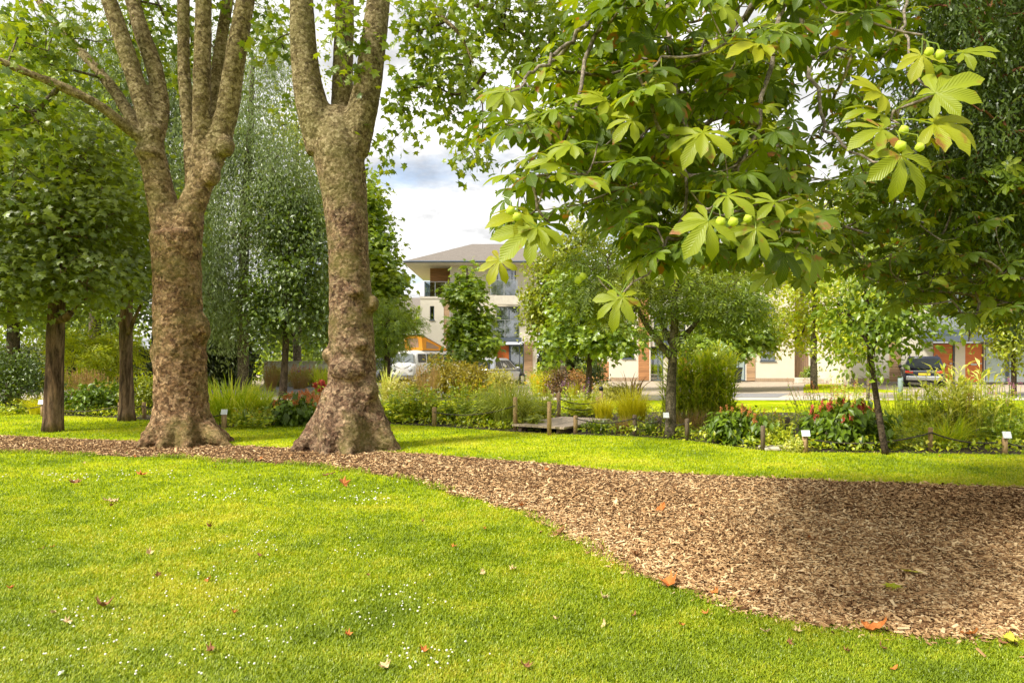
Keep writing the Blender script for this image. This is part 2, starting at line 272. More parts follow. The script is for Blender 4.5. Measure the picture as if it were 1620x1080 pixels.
# ------------------------------------------------------------------ leaf shapes (x along, y across, z up)
OVAL = (np.array([(0, 0, 0), (.45, .27, .05), (1, 0, -.12), (.45, -.27, .05), (.5, 0, -.02)]), [(0, 4, 2, 1), (0, 3, 2, 4)], [])
NARROW = (np.array([(0, 0, 0), (.45, .12, .02), (1, 0, -.15), (.45, -.12, .02)]), [(0, 3, 2, 1)], [])
def lobed(out):
    v = [(0.42, 0, 0.03)]+[(x, y, z) for x, y, z in out]; n = len(out)
    return (np.array(v), [], [(0, 1+i, 1+(i+1) % n) for i in range(n)])
MAPLE = lobed([(0, 0, 0), (.12, -.30, -.02), (.02, -.52, -.08), (.36, -.34, 0), (.52, -.62, -.10), (.60, -.24, 0), (1, 0, -.12), (.60, .24, 0), (.52, .62, -.10), (.36, .34, 0), (.02, .52, -.08), (.12, .30, -.02)])
ASH = [(0, 0)]
def ashleaf():
    v, q = [], []
    for x, s, sg in [(.25, .34, 1), (.25, .34, -1), (.48, .38, 1), (.48, .38, -1), (.70, .34, 1), (.70, .34, -1), (.78, .36, 0)]:
        a = 1.05*sg; c, sn = math.cos(a), math.sin(a); b = len(v)
        for lx, ly, lz in [(0, 0, 0), (.5, .17, .03), (1, 0, -.14), (.5, -.17, .03)]:
            v.append((x+s*(lx*c-ly*sn), s*(lx*sn+ly*c), s*lz-0.12*x*x))
        q.append((b, b+3, b+2, b+1))
    return (np.array(v), q, [])
ASHL = ashleaf()
def chestleaf(seed):
    r = np.random.default_rng(seed); V, Q, U = [], [], []
    V.append((0, 0, 0)); U.append((0, 0)); TR_ = []
    k = r.choice([5, 6, 7, 7]); span = r.uniform(1.8, 2.3)
    for i in range(k):
        a = (i-(k-1)/2)/((k-1)/2)*span; L = (1.0-0.42*abs((i-(k-1)/2)/((k-1)/2))**1.3)*r.uniform(.9, 1.08)
        droop = r.uniform(.25, 1.15); W = 0.178*r.uniform(.88, 1.12); tw = r.uniform(-.35, .35); b = len(V)
        st = [0, .12, .28, .45, .62, .78, .9, 1.0]; wd = [.05, .26, .55, .82, 1.0, .88, .48, 0.02]
        for si, (s, wv) in enumerate(zip(st, wd)):
            x = math.sin(droop*s)/droop*L if droop else s*L; z = -(1-math.cos(droop*s))/droop*L
            for t in (-1, -.5, 0, .5, 1):
                jag = (0.07 if (si % 2) else -0.03)*(abs(t) == 1)
                y = t*W*wv*L*(1+jag*2); zz = z+abs(t)*W*wv*L*0.30+0.005*L*math.cos(si*PI)*abs(t)+t*tw*W*wv*L*.5
                V.append((x*math.cos(a)-y*math.sin(a), x*math.sin(a)+y*math.cos(a), zz)); U.append((s, t*wv))
        TR_ += [(0, b+1, b+2), (0, b+2, b+3)]
        for si in range(len(st)-1):
            for t in range(4):
                o = b+si*5+t; Q.append((o, o+5, o+6, o+1))
    return (np.array(V), Q, TR_, np.array(U))
CHEST = [chestleaf(s) for s in range(8)]

def put(mb, T, pos, d, n, s):
    """one copy of leaf shape T at each pos, pointing along d, facing n"""
    pos = np.asarray(pos, float); N = len(pos)
    if N == 0: return
    x = nz(np.broadcast_to(d, (N, 3))); n = np.broadcast_to(n, (N, 3)); z = nz(n-(n*x).sum(-1, keepdims=True)*x); y = np.cross(z, x)
    s = np.broadcast_to(s, (N,))[:, None, None]; tv = T[0]
    v = pos[:, None]+s*(tv[None, :, 0, None]*x[:, None]+tv[None, :, 1, None]*y[:, None]+tv[None, :, 2, None]*z[:, None])
    off = (np.arange(N)*len(tv))[:, None, None]
    q = (np.array(T[1])[None]+off).reshape(-1, 4) if len(T[1]) else None
    t = (np.array(T[2])[None]+off).reshape(-1, 3) if len(T[2]) else None
    mb.add(v, q, t, np.tile(T[3], (N, 1)) if len(T) > 3 else None)
def rdir(N): return nz(rng.normal(size=(N, 3)))
def scatter(mb, ends, per, sig, T, size, center, droop=.4, flatv=.8, outw=.5, szvar=.3):
    ends = np.asarray(ends); kk = np.maximum(2, (per*rng.uniform(.35, 1.5, len(ends))).astype(int)); N = int(kk.sum())
    pos = np.repeat(ends, kk, 0)+np.clip(rng.normal(size=(N, 3)), -2.1, 2.1)*np.array([sig[0], sig[0], sig[1]])
    o = nz(pos-center); o2 = o*np.array([1, 1, .3])
    d = o2*.6+rdir(N)*.8; d[:, 2] -= droop
    n = np.array([0, 0, flatv])+o*outw+rdir(N)*.6
    put(mb, T, pos, d, n, size*(1+rng.uniform(-szvar, szvar, N)))
def in_blob(c, r, n, shell=.45, zcut=None):
    d = rdir(n); f = 1+.42*vnoise(d*1.9+np.array(c)*3.7, 3)[:, None]+.12*rng.normal(size=(n, 1)); u = d*f*(rng.uniform(0, 1, (n, 1))**shell); return np.array(c)+u*np.array(r)
def grow(mb, skel, ends, r0=.006, sides=5, sag=.12, fr=0.62):
    """join every end to the nearest wood nearer the middle: skel is a list of points already wooded"""
    nodes = [np.asarray(p, float) for p in skel]; par = [-1]*len(nodes); path = {}
    A = np.array(nodes); e = np.asarray(ends); order = np.argsort(np.min(np.linalg.norm(e[:, None]-A[None], axis=2), 1))
    buf = np.zeros((len(nodes)+2*len(e), 3)); buf[:len(nodes)] = A; m = len(nodes); cnt = np.zeros(len(buf))
    for i in order:
        p = e[i]; dd = np.linalg.norm(buf[:m]-p, axis=1)+np.maximum(0, buf[:m, 2]-p[2])*.5
        j = int(np.argmin(dd)); a = buf[j]; mid = a*(1-.5)+p*.5+np.array([0, 0, sag*np.linalg.norm(p-a)])+rng.normal(size=3)*.05*np.linalg.norm(p-a)
        buf[m] = mid; buf[m+1] = p; par += [j, m]; m += 2
    for k in range(m-1, -1, -1):
        if k >= len(nodes) and (k-len(nodes)) % 2 == 1: cnt[k] += 1
        if par[k] >= 0: cnt[par[k]] += cnt[k]
    for k in range(len(nodes), m, 2):
        a, b, c = buf[par[k]], buf[k], buf[k+1]; t = np.linspace(0, 1, 5)[:, None]
        pts = (1-t)**2*a+2*t*(1-t)*(2*b-.5*(a+c))+t*t*c
        ra = r0*max(cnt[k], 1)**fr; rb = r0*max(cnt[k+1]-0, 1)**fr*.8
        mb.tube(pts, np.linspace(ra, rb, 5), sides, cap=False)
    return buf[:m]
def B(px, py, Y, rx, ry, n, dep=None):
    c = P(px, py, Y); k = Y/F; return (c, (rx*k, dep if dep else rx*k, ry*k), n)
def curve(pts, n=24):
    p = np.asarray(pts, float); t = np.r_[0, np.cumsum(np.linalg.norm(np.diff(p[:, :3], axis=0), axis=1))]; tt = np.linspace(0, t[-1], n)
    q = np.stack([np.interp(tt, t, p[:, i]) for i in range(p.shape[1])], 1)
    for _ in range(3): q[1:-1] = .25*q[:-2]+.5*q[1:-1]+.25*q[2:]
    return q
def bark_tube(mb, pts, n=24, sides=14, amp=.05, flare=0.0, sc_=3.0):
    q = curve(pts, n); s0 = mb.n; mb.tube(q[:, :3], q[:, 3], sides); v = mb.v[-1]
    m = len(q)*sides; c = np.repeat(q[:, :3], sides, 0); o = v[:m]-c; r = np.linalg.norm(o, axis=1, keepdims=True)
    f = 1+amp*fbm(v[:m]*sc_, 3)[:, None]
    if flare:
        h = v[:m, 2:3]-q[0, 2]; th = np.arctan2(o[:, 1], o[:, 0])[:, None]
        f = f+flare*np.exp(-h/(.9*q[0, 3]))*(.7+.3*np.sin(th*5+1.3))
    v[:m] = c+o*f; return q
def tree(name, label, trunk, blobs, T, size, lmat, bmat, per=60, sig=(.3, .2), cat='tree', droop=.4, flatv=.8, outw=.5, group=None, extra=(), flare=.35, shell=.45, r0=.006, skel_from=.45, sag=.12, sides=14):
    root = thing(name, label, cat, group, loc=tuple(trunk[0][:3])); L = np.array(trunk[0][:3])
    tb = MB(); sk = []
    for i, ch in enumerate([trunk]+list(extra)):
        ch = np.array(ch, float); ch[:, :3] -= L; q = bark_tube(tb, ch, 26 if i == 0 else 14, sides, .06, flare if i == 0 else 0)
        sk += list(q[int(len(q)*skel_from) if i == 0 else 2:, :3])
    lb = MB(); ends = []
    for c, r, n in blobs:
        e = in_blob(c-L, r, n, shell); ends.append(e)
        scatter(lb, e, per, sig, T, size, c-L-np.array([0, 0, r[2]*.3]), droop, flatv, outw)
    ends = np.concatenate(ends); ends = ends[ends[:, 2] > .1]
    bb = MB(); grow(bb, sk, ends, r0, 5, sag)
    tb.build('trunk', bmat, root, True); bb.build('branchwork', bmat, root, True); lb.build('crown', lmat, root)
    return root
# ================================================================== GROUND
def sheet(name, pts, z, m, sub=None):
    bm = bmesh.new(); vs = [bm.verts.new((x, y, z)) for x, y in pts]; bm.faces.new(vs); bmesh.ops.triangulate(bm, faces=bm.faces[:])
    me = bpy.data.meshes.new(name); bm.to_mesh(me); bm.free(); me.materials.append(m)
    o = bpy.data.objects.new(name, me); sc.collection.objects.link(o); return struct(o)
LAWN_COLS = [(0.17, 0.245, 0.006), (0.275, 0.37, 0.006), (0.39, 0.47, 0.008), (0.56, 0.53, 0.03)]
def lawn_color(new, ln):
    """one field of dry and lush patches shared by the turf and its blades (same world coordinates)"""
    tc = new('ShaderNodeTexCoord'); a = new('ShaderNodeTexNoise', i_Scale=0.55, i_Detail=4.0, i_Roughness=0.55); ln(tc.outputs['Object'], a.inputs['Vector'])
    b = new('ShaderNodeTexNoise', i_Scale=3.2, i_Detail=5.0, i_Roughness=0.65); ln(tc.outputs['Object'], b.inputs['Vector'])
    s = new('ShaderNodeMath', operation='MULTIPLY_ADD', i_1=0.75); ln(b.outputs[0], s.inputs[0])
    s2 = new('ShaderNodeMath', operation='MULTIPLY_ADD', i_1=1.15, i_2=-.38); ln(a.outputs[0], s2.inputs[0]); ln(s2.outputs[0], s.inputs[2]); return s.outputs[0]
m, new, ln, out = mat('turf'); f = lawn_color(new, ln)
tc = new('ShaderNodeTexCoord'); n = new('ShaderNodeTexNoise', i_Scale=60, i_Detail=6.0, i_Roughness=0.8); ln(tc.outputs['Object'], n.inputs['Vector'])
s = new('ShaderNodeMath', operation='MULTIPLY_ADD', i_1=0.5, i_2=-0.25); ln(n.outputs[0], s.inputs[0]); s3 = new('ShaderNodeMath', operation='ADD'); ln(s.outputs[0], s3.inputs[0]); ln(f, s3.inputs[1])
r = ramp(new, [(0.30, (0.16, 0.22, 0.006)), (0.48, (0.26, 0.33, 0.007)), (0.62, (0.36, 0.42, 0.009)), (0.8, (0.46, 0.46, 0.03))]); ln(s3.outputs[0], r.inputs[0])
b = new('ShaderNodeBsdfDiffuse'); ln(r.outputs[0], b.inputs[0]); bp = new('ShaderNodeBump', i_Strength=0.6, i_Distance=0.02); ln(n.outputs[0], bp.inputs['Height']); ln(bp.outputs[0], b.inputs['Normal']); ln(b.outputs[0], out.inputs[0]); M['turf'] = m
m, new, ln, out = mat('blade'); f = lawn_color(new, ln); g = new('ShaderNodeNewGeometry')
s = new('ShaderNodeMath', operation='MULTIPLY_ADD', i_1=0.36, i_2=-0.18); ln(g.outputs['Random Per Island'], s.inputs[0]); s3 = new('ShaderNodeMath', operation='ADD'); ln(s.outputs[0], s3.inputs[0]); ln(f, s3.inputs[1])
r = ramp(new, [(0.32, LAWN_COLS[0]), (0.50, LAWN_COLS[1]), (0.64, LAWN_COLS[2]), (0.80, LAWN_COLS[3])]); ln(s3.outputs[0], r.inputs[0])
d = new('ShaderNodeBsdfDiffuse'); t = new('ShaderNodeBsdfTranslucent'); gl = new('ShaderNodeBsdfGlossy', i_Roughness=0.45); ln(r.outputs[0], d.inputs[0]); ln(r.outputs[0], t.inputs[0])
a = new('ShaderNodeMixShader', i_0=0.35); ln(d.outputs[0], a.inputs[1]); ln(t.outputs[0], a.inputs[2]); b = new('ShaderNodeMixShader', i_0=0.05); ln(a.outputs[0], b.inputs[1]); ln(gl.outputs[0], b.inputs[2]); ln(b.outputs[0], out.inputs[0]); M['blade'] = m

sheet('lawn', [(-400, -60), (400, -60), (400, 900), (-400, 900)], 0, M['turf'])
# bark-chip path: far edge then near edge, wavering
far_px = [(-260, 678), (0, 689), (235, 699), (480, 709), (640, 716), (800, 728), (1000, 746), (1300, 760), (1620, 771), (1900, 782)]
near_px = [(1900, 1052), (1620, 1022), (1480, 1008), (1300, 990), (1180, 962), (1060, 930), (960, 884), (900, 852), (830, 816), (740, 790), (680, 770), (600, 750), (540, 741), (300, 726), (0, 716), (-260, 706)]
def dens(pp, n): 
    p = np.array([G(*q)[:2] for q in pp]); t = np.r_[0, np.cumsum(np.linalg.norm(np.diff(p, axis=0), axis=1))]; tt = np.linspace(0, t[-1], n)
    q = np.stack([np.interp(tt, t, p[:, i]) for i in (0, 1)], 1)
    for _ in range(2): q[1:-1] = .25*q[:-2]+.5*q[1:-1]+.25*q[2:]
    return q
fe = dens(far_px, 260); ne = dens(near_px, 320)
ne[:, :] += np.stack([fbm(np.c_[ne*2.2, ne[:, :1]*0], 3, 3)*.10, fbm(np.c_[ne*2.2, ne[:, :1]*0], 3, 9)*.10], 1)
fe[:, 1] += fbm(np.c_[fe*1.5, fe[:, :1]*0], 3, 5)*.05
path_poly = np.concatenate([fe, ne])
def inside(poly, p):
    x, y = p[:, 0], p[:, 1]; c = np.zeros(len(p), bool); a = poly; b_ = np.roll(poly, -1, 0)
    for (x1, y1), (x2, y2) in zip(a, b_):
        if y1 == y2: continue
        k = ((y1 > y) != (y2 > y)); c ^= k & (x < (x2-x1)*(y-y1)/(y2-y1)+x1)
    return c
m, new, ln, out = mat('bark_mulch'); tc = new('ShaderNodeTexCoord'); n = new('ShaderNodeTexNoise', i_Scale=45, i_Detail=6.0, i_Roughness=0.8); ln(tc.outputs['Object'], n.inputs['Vector'])
r = ramp(new, [(0.32, (0.035, 0.02, 0.012)), (0.5, (0.13, 0.075, 0.04)), (0.7, (0.3, 0.18, 0.09))]); ln(n.outputs[0], r.inputs[0]); b = new('ShaderNodeBsdfDiffuse'); ln(r.outputs[0], b.inputs[0])
bp = new('ShaderNodeBump', i_Strength=0.9, i_Distance=0.03); ln(n.outputs[0], bp.inputs['Height']); ln(bp.outputs[0], b.inputs['Normal']); ln(b.outputs[0], out.inputs[0]); M['mulch'] = m
sheet('path', [tuple(p) for p in path_poly], 0.006, M['mulch'])
m, new, ln, out = mat('wood_chip'); g = new('ShaderNodeNewGeometry'); tc = new('ShaderNodeTexCoord'); n = new('ShaderNodeTexNoise', i_Scale=0.5, i_Detail=3.0); ln(tc.outputs['Object'], n.inputs['Vector'])
s = new('ShaderNodeMath', operation='MULTIPLY_ADD', i_1=0.7, i_2=-0.35); ln(n.outputs[0], s.inputs[0]); s3 = new('ShaderNodeMath', operation='ADD'); ln(s.outputs[0], s3.inputs[0]); ln(g.outputs['Random Per Island'], s3.inputs[1])
r = ramp(new, [(0.0, (0.055, 0.025, 0.011)), (0.2, (0.19, 0.098, 0.044)), (0.5, (0.43, 0.256, 0.118)), (0.75, (0.60, 0.39, 0.19)), (1.0, (0.80, 0.60, 0.34))]); ln(s3.outputs[0], r.inputs[0])
b = new('ShaderNodeBsdfDiffuse'); ln(r.outputs[0], b.inputs[0]); ln(b.outputs[0], out.inputs[0]); M['chip'] = m
def field(n, y0, y1, power, half=.95, margin=1.6):
    """random ground points, denser towards the near edge"""
    u = rng.uniform(0, 1, n); y = (y0**(1-power)+u*(y1**(1-power)-y0**(1-power)))**(1/(1-power)); x = rng.uniform(-1, 1, n)*(half*y+margin)
    return np.stack([x, y], 1)
CHIP = (np.array([(-.5, -.14, 0), (.5, -.18, 0), (.5, .16, .0), (-.5, .14, .0), (-.42, -.12, .1), (.44, -.12, .1), (.42, .12, .1), (-.42, .1, .1)]), [(4, 5, 6, 7), (0, 1, 5, 4), (1, 2, 6, 5), (2, 3, 7, 6), (3, 0, 4, 7)], [])
p = field(800000, 3.0, 15.5, 2.2); p = p[inside(path_poly, p+rng.normal(size=p.shape)*(.03+.07*(rng.uniform(0, 1, (len(p), 1)) < .12)))]
N = len(p); pos = np.c_[p, rng.uniform(.006, .028, N)]; d = rdir(N); d[:, 2] *= .28; nn = rdir(N)*.45+np.array([0, 0, 1])
mb = MB(); put(mb, CHIP, pos, d, nn, rng.gamma(2.2, .0062, N)*(1+.045*p[:, 1])+.006); o = mb.build('wood_chips', M['chip']); tag(o, 'loose brown wood chips covering the curving path', 'wood chips', kind='stuff')
bed_edge = [(-400, 640), (-120, 646), (0, 650), (70, 656), (190, 661), (280, 668), (354, 676), (480, 670), (560, 668), (687, 674), (815, 683), (905, 687), (1003, 690), (1087, 696), (1207, 712), (1275, 715), (1400, 716), (1620, 719), (2000, 730)]
be = np.array([G(*q)[:2] for q in bed_edge])
bed_poly = np.array([tuple(q) for q in be]+[(G(2000, 650)[0], 19.5), (9, 19.0), (5, 19.5), (-2, 18.4), (-7, 20.0), (-14, 22.5), (-34, 26)])
# turf blades
p = field(1000000, 2.6, 19.0, 2.35); p = p[~inside(path_poly, p+rng.normal(size=p.shape)*.05) & ~inside(bed_poly, p+rng.normal(size=p.shape)*.04)]; N = len(p)
tuft = .55+.45*vnoise(np.c_[p*5, p[:, :1]*0], 4)
hgt = (.017+.013*rng.uniform(0, 1, N))*(.75+.5*tuft)*(1+.02*p[:, 1]); wd = (.0017+.0012*rng.uniform(0, 1, N))*(.65+.16*p[:, 1]); th = rng.uniform(0, 2*PI, N); ln_ = rng.uniform(.25, 1.1, N)
dx = np.c_[np.cos(th), np.sin(th), 0*th]; sx = np.c_[-np.sin(th), np.cos(th), 0*th]; b0 = np.c_[p, 0*th]
up = np.array([0, 0, 1.0]); v = np.stack([b0-sx*wd[:, None], b0+sx*wd[:, None], b0+(up*.6+dx*(ln_*.22)[:, None])*hgt[:, None]+sx*wd[:, None]*.8, b0+(up*.6+dx*(ln_*.22)[:, None])*hgt[:, None]-sx*wd[:, None]*.8, b0+(up+dx*ln_[:, None])*hgt[:, None]*.95], 1)
k = np.arange(N)[:, None]*5; mb = MB(); mb.add(v, k+np.array([[0, 1, 2, 3]]), k+np.array([[3, 2, 4]])); e_ = ne[rng.integers(0, len(ne), 5200)]+rng.normal(size=(5200, 2))*.05; cl_ = vnoise(np.c_[e_*1.7, e_[:, :1]*0], 31); e_ = e_[cl_ > -.15]; n_ = len(e_); t_ = rng.uniform(0, 2*PI, n_); dx_ = np.c_[np.cos(t_), np.sin(t_), 0*t_]; sx_ = np.c_[-np.sin(t_), np.cos(t_), 0*t_]; b_ = np.c_[e_, 0*t_]; h_ = rng.uniform(.03, .085, n_)[:, None]; w_ = .0026*(.7+.12*e_[:, 1:2])
v = np.stack([b_-sx_*w_, b_+sx_*w_, b_+(up*.6+dx_*.2)*h_+sx_*w_*.8, b_+(up*.6+dx_*.2)*h_-sx_*w_*.8, b_+(up*.9+dx_*.75)*h_], 1); k = np.arange(n_)[:, None]*5; mb.add(v, k+np.array([[0, 1, 2, 3]]), k+np.array([[3, 2, 4]]))
o = mb.build('grass', M['blade']); tag(o, 'short mown bright green lawn grass', 'grass', kind='stuff')

# setting beyond: bed soil, garden lawn, road, drives
M['soil'] = plain('soil', (0.06, 0.045, 0.025), .95, var=.4, scale=8, bump=.6)
M['pavers'] = plain('pavers', (0.44, 0.36, 0.26), .9, var=.14, scale=3); M['kerb_stone'] = plain('kerb_stone', (0.52, 0.46, 0.37), .9, var=.1, scale=9); M['asphalt'] = plain('asphalt', (0.24, 0.23, 0.23), .95, var=.12, scale=20)
def brickify(m, c1, c2, mo, sx, sy):
    new, ln = NT(m.node_tree); pb = [n for n in m.node_tree.nodes if n.type == 'BSDF_PRINCIPLED'][0]; tc = new('ShaderNodeTexCoord'); mp = new('ShaderNodeMapping'); mp.inputs['Scale'].default_value = (sx, sy, sy); ln(tc.outputs['Object'], mp.inputs[0])
    br = new('ShaderNodeTexBrick', i_Scale=1.0); br.inputs['Color1'].default_value = (*c1, 1); br.inputs['Color2'].default_value = (*c2, 1); br.inputs['Mortar'].default_value = (*mo, 1); br.inputs['Mortar Size'].default_value = .02
    ln(mp.outputs[0], br.inputs['Vector']); ln(br.outputs[0], pb.inputs['Base Color'])
brickify(M['pavers'], (0.47, 0.39, 0.29), (0.40, 0.32, 0.235), (0.27, 0.23, 0.17), 2.2, 2.2)
sheet('flower_bed_soil', [tuple(q) for q in bed_poly], 0.005, M['soil'])
sheet('pavement', [(-60, 24.6), (90, 24.6), (90, 27.4), (-60, 27.4)], 0.012, M['kerb_stone']); sheet('driveway', [(-60, 27.4), (90, 27.4), (90, 60), (-60, 60)], 0.016, M['pavers'])
for xs in ((8.2, 10.2), (19.5, 36)): sheet('road', [(xs[0], 26.2), (xs[1], 26.2), (xs[1]+1.6, 29), (xs[0]+.6, 29)], 0.021, M['asphalt'])
sheet('road', [(-60, 30), (-3, 30), (-3, 37), (-60, 37)], 0.021, M['asphalt'])
sheet('verge', [(12.6, 29.5), (17.5, 30), (18, 39), (16.9, 39.2), (14.5, 34)], 0.022, M['turf'])

# ================================================================== PLANE TREES
def burl(mb, c, r):
    bm = bmesh.new(); bmesh.ops.create_icosphere(bm, subdivisions=3, radius=1); v = np.array([x.co[:] for x in bm.verts])*np.array(r)+np.array(c)
    mb.add(v, None, [[x.index for x in f.verts] for f in bm.faces]); bm.free()
def fused_tree(root, chains, burls, voxel, bmat, loc, amp=(.05, .022, .012), ring=.012, roots=()):
    """trunk and limbs grown together in one skin, then parted again where each limb begins"""
    mb = MB(); L = np.array(loc)
    for nm, ch in chains+[('trunk', r_) for r_ in roots]:
        c = np.array(ch, float); c[:, :3] -= L; q = curve(c, 36); q[:, 3] *= .945; mb.tube(q[:, :3], q[:, 3], 18)
    for c, r in burls: burl(mb, np.array(c)-L, r)
    o = mb.build('trunk', None); md = o.modifiers.new('r', 'REMESH'); md.mode = 'VOXEL'; md.voxel_size = voxel; md.adaptivity = 0
    me = bpy.data.meshes.new_from_object(o.evaluated_get(bpy.context.evaluated_depsgraph_get())); bpy.data.objects.remove(o)
    n = len(me.vertices); v = np.zeros(n*3); me.vertices.foreach_get('co', v); v = v.reshape(-1, 3)
    e = np.zeros(len(me.edges)*2, np.int64); me.edges.foreach_get('vertices', e); e = e.reshape(-1, 2)
    deg = np.bincount(e.ravel(), minlength=n)[:, None]
    for _ in range(7):
        s = np.zeros_like(v)
        for a, b in ((0, 1), (1, 0)):
            for k in range(3): s[:, k] += np.bincount(e[:, a], v[e[:, b], k], n)
        v = .5*v+.5*s/np.maximum(deg, 1)
    me.vertices.foreach_set('co', v.ravel()); me.update(); nr = np.zeros(n*3); me.vertices.foreach_get('normal', nr); nr = nr.reshape(-1, 3)
    lo = np.exp(-v[:, 2]/1.3)
    disp = amp[0]*fbm(v*np.array([1.6, 1.6, 1.1]), 3, 1)+amp[1]*fbm(v*np.array([5, 5, 7]), 3, 4)+amp[2]*fbm(v*17, 2, 8)
    wr = fbm(v*np.array([1.3, 1.3, 6.5]), 3, 12); disp = disp-ring*2.2*np.maximum(0, wr-.25)-.02*np.abs(fbm(v*np.array([4, 4, .8]), 2, 20))*lo*3
    th = np.minimum(1, .25+.75*np.clip((7.5-v[:, 2])/6.0, 0, 1)); v = v+nr*(disp*th)[:, None]
    q = np.zeros(len(me.polygons)*4, np.int64); me.polygons.foreach_get('vertices', q); q = q.reshape(-1, 4); fc = v[q].mean(1)
    best = np.full(len(fc), 1e9); who = np.zeros(len(fc), int); names = []
    for i, (nm, ch) in enumerate(chains):
        c = np.array(ch, float); c[:, :3] -= L; sk = curve(c, 60); names.append(nm); dmin = np.full(len(fc), 1e9)
        for s in range(0, 60, 3):
            seg = sk[s:s+3]; dmin = np.minimum(dmin, np.min(np.linalg.norm(fc[:, None]-seg[None, :, :3], axis=2)-seg[None, :, 3], 1))
        k = dmin < best-.02; best[k] = dmin[k]; who[k] = i
    key = np.array([i if nm != 'trunk' else -1 for i, nm in enumerate(names)])[who]
    for kk in np.unique(key):
        f = q[key == kk]; u, inv = np.unique(f, return_inverse=True)
        m2 = MB(); m2.add(v[u], inv.reshape(-1, 4)); m2.build('trunk' if kk < 0 else 'limb', bmat, root, True)
    bpy.data.meshes.remove(me)
def C(lst, Y0, m=1.0): return [tuple(P(x, y, Y0+dy))+(r*Y0/F,) for x, y, r, dy in lst]
def flare_roots(cx, cy, r, R, angs, h=.5):
    out = []
    for a, k in angs:
        c, s = math.cos(a), math.sin(a)
        out.append([(cx+c*r*.35, cy+s*r*.35, h*1.9, r*.42), (cx+c*r*.75, cy+s*r*.75, h*.75, r*.40), (cx+c*R*k*.75, cy+s*R*k*.75, h*.22, r*.28), (cx+c*R*k, cy+s*R*k, -.06, r*.17)])
    return out
# --- plane tree with many stems
Y1 = 12.3; base1 = np.array([P(288, 703, Y1)[0], Y1, 0.0]); t1 = thing('plane_tree', 'massive lumpy plane tree forking into many upright stems, left of the two giants', 'tree', 'big plane trees on the bark path', tuple(base1))
ch1 = [('trunk', C([(290, 716, 62, 0), (288, 698, 54, 0), (286, 665, 47, 0), (286, 640, 44, 0), (285, 560, 41, 0), (282, 480, 39, 0), (280, 410, 39, 0), (278, 370, 42, 0)], Y1)),
       ('trunk', C([(272, 380, 31, 0), (260, 330, 25, 0), (248, 280, 21, -.05), (238, 235, 22, -.1), (242, 200, 19, -.1)], Y1)),
       ('trunk', C([(290, 380, 31, 0), (303, 325, 22, 0), (320, 285, 20, .05), (338, 245, 21, .05), (350, 210, 19, .05)], Y1)),
       ('limb', C([(234, 226, 9, -.1), (213, 213, 10, -.3), (160, 168, 9, -.7), (100, 138, 8, -1.0), (40, 114, 6.5, -1.3), (-40, 80, 5, -1.7)], Y1)),
       ('limb', C([(234, 220, 11, -.1), (210, 190, 11, .2), (178, 138, 10, .5), (140, 95, 9, .8), (90, 42, 8, 1.1), (50, -15, 6.5, 1.4), (10, -90, 4, 1.6)], Y1)),
       ('limb', C([(240, 215, 17, -.1), (232, 185, 16, -.1), (215, 130, 15, -.15), (196, 70, 14, -.2), (172, 0, 13, -.3), (150, -90, 10, -.4), (120, -220, 6, -.5)], Y1)),
       ('limb', C([(246, 215, 17, -.05), (256, 170, 15, .1), (244, 105, 14, .15), (222, 45, 13, .2), (206, -10, 12, .3), (190, -120, 8, .5)], Y1)),
       ('limb', C([(306, 300, 13, .1), (303, 240, 13, .15), (297, 180, 12, .2), (291, 120, 11, .2), (290, 0, 10.5, .2), (292, -140, 7, .2)], Y1)),
       ('limb', C([(316, 285, 14, .0), (318, 225, 14.5, .0), (319, 150, 15, -.1), (321, 60, 13.5, -.15), (323, -20, 12.5, -.2), (330, -160, 8, -.2)], Y1)),
       ('limb', C([(330, 250, 13, .3), (334, 190, 12, .5), (342, 120, 11, .6), (352, 50, 10.5, .7), (364, -20, 10, .8), (380, -140, 6, 1)], Y1)),
       ('limb', C([(347, 225, 19, .05), (360, 175, 18, .0), (370, 110, 17, -.1), (380, 50, 16, -.15), (390, -10, 15, -.2), (404, -140, 10, -.2)], Y1))]
k1 = Y1/F
fused_tree(t1, ch1, [(P(357, 232, Y1-.1), (.17, .17, .2)), (P(236, 243, Y1-.15), (.27, .25, .13)), (P(318, 520, Y1), (.16, .2, .3)), (P(250, 560, Y1), (.14, .2, .3)), (P(336, 275, Y1-.12), (.15, .16, .22))], .03, M['plane_bark_a'], base1,
           amp=(.026, .016, .013), ring=.012, roots=flare_roots(base1[0], Y1, .52, .95, [(-.35, 1.2), (-1.0, .85), (-1.6, .8), (-2.2, .85), (-2.9, .85), (2.4, .8), (1.2, .8), (.4, .9)], .42))
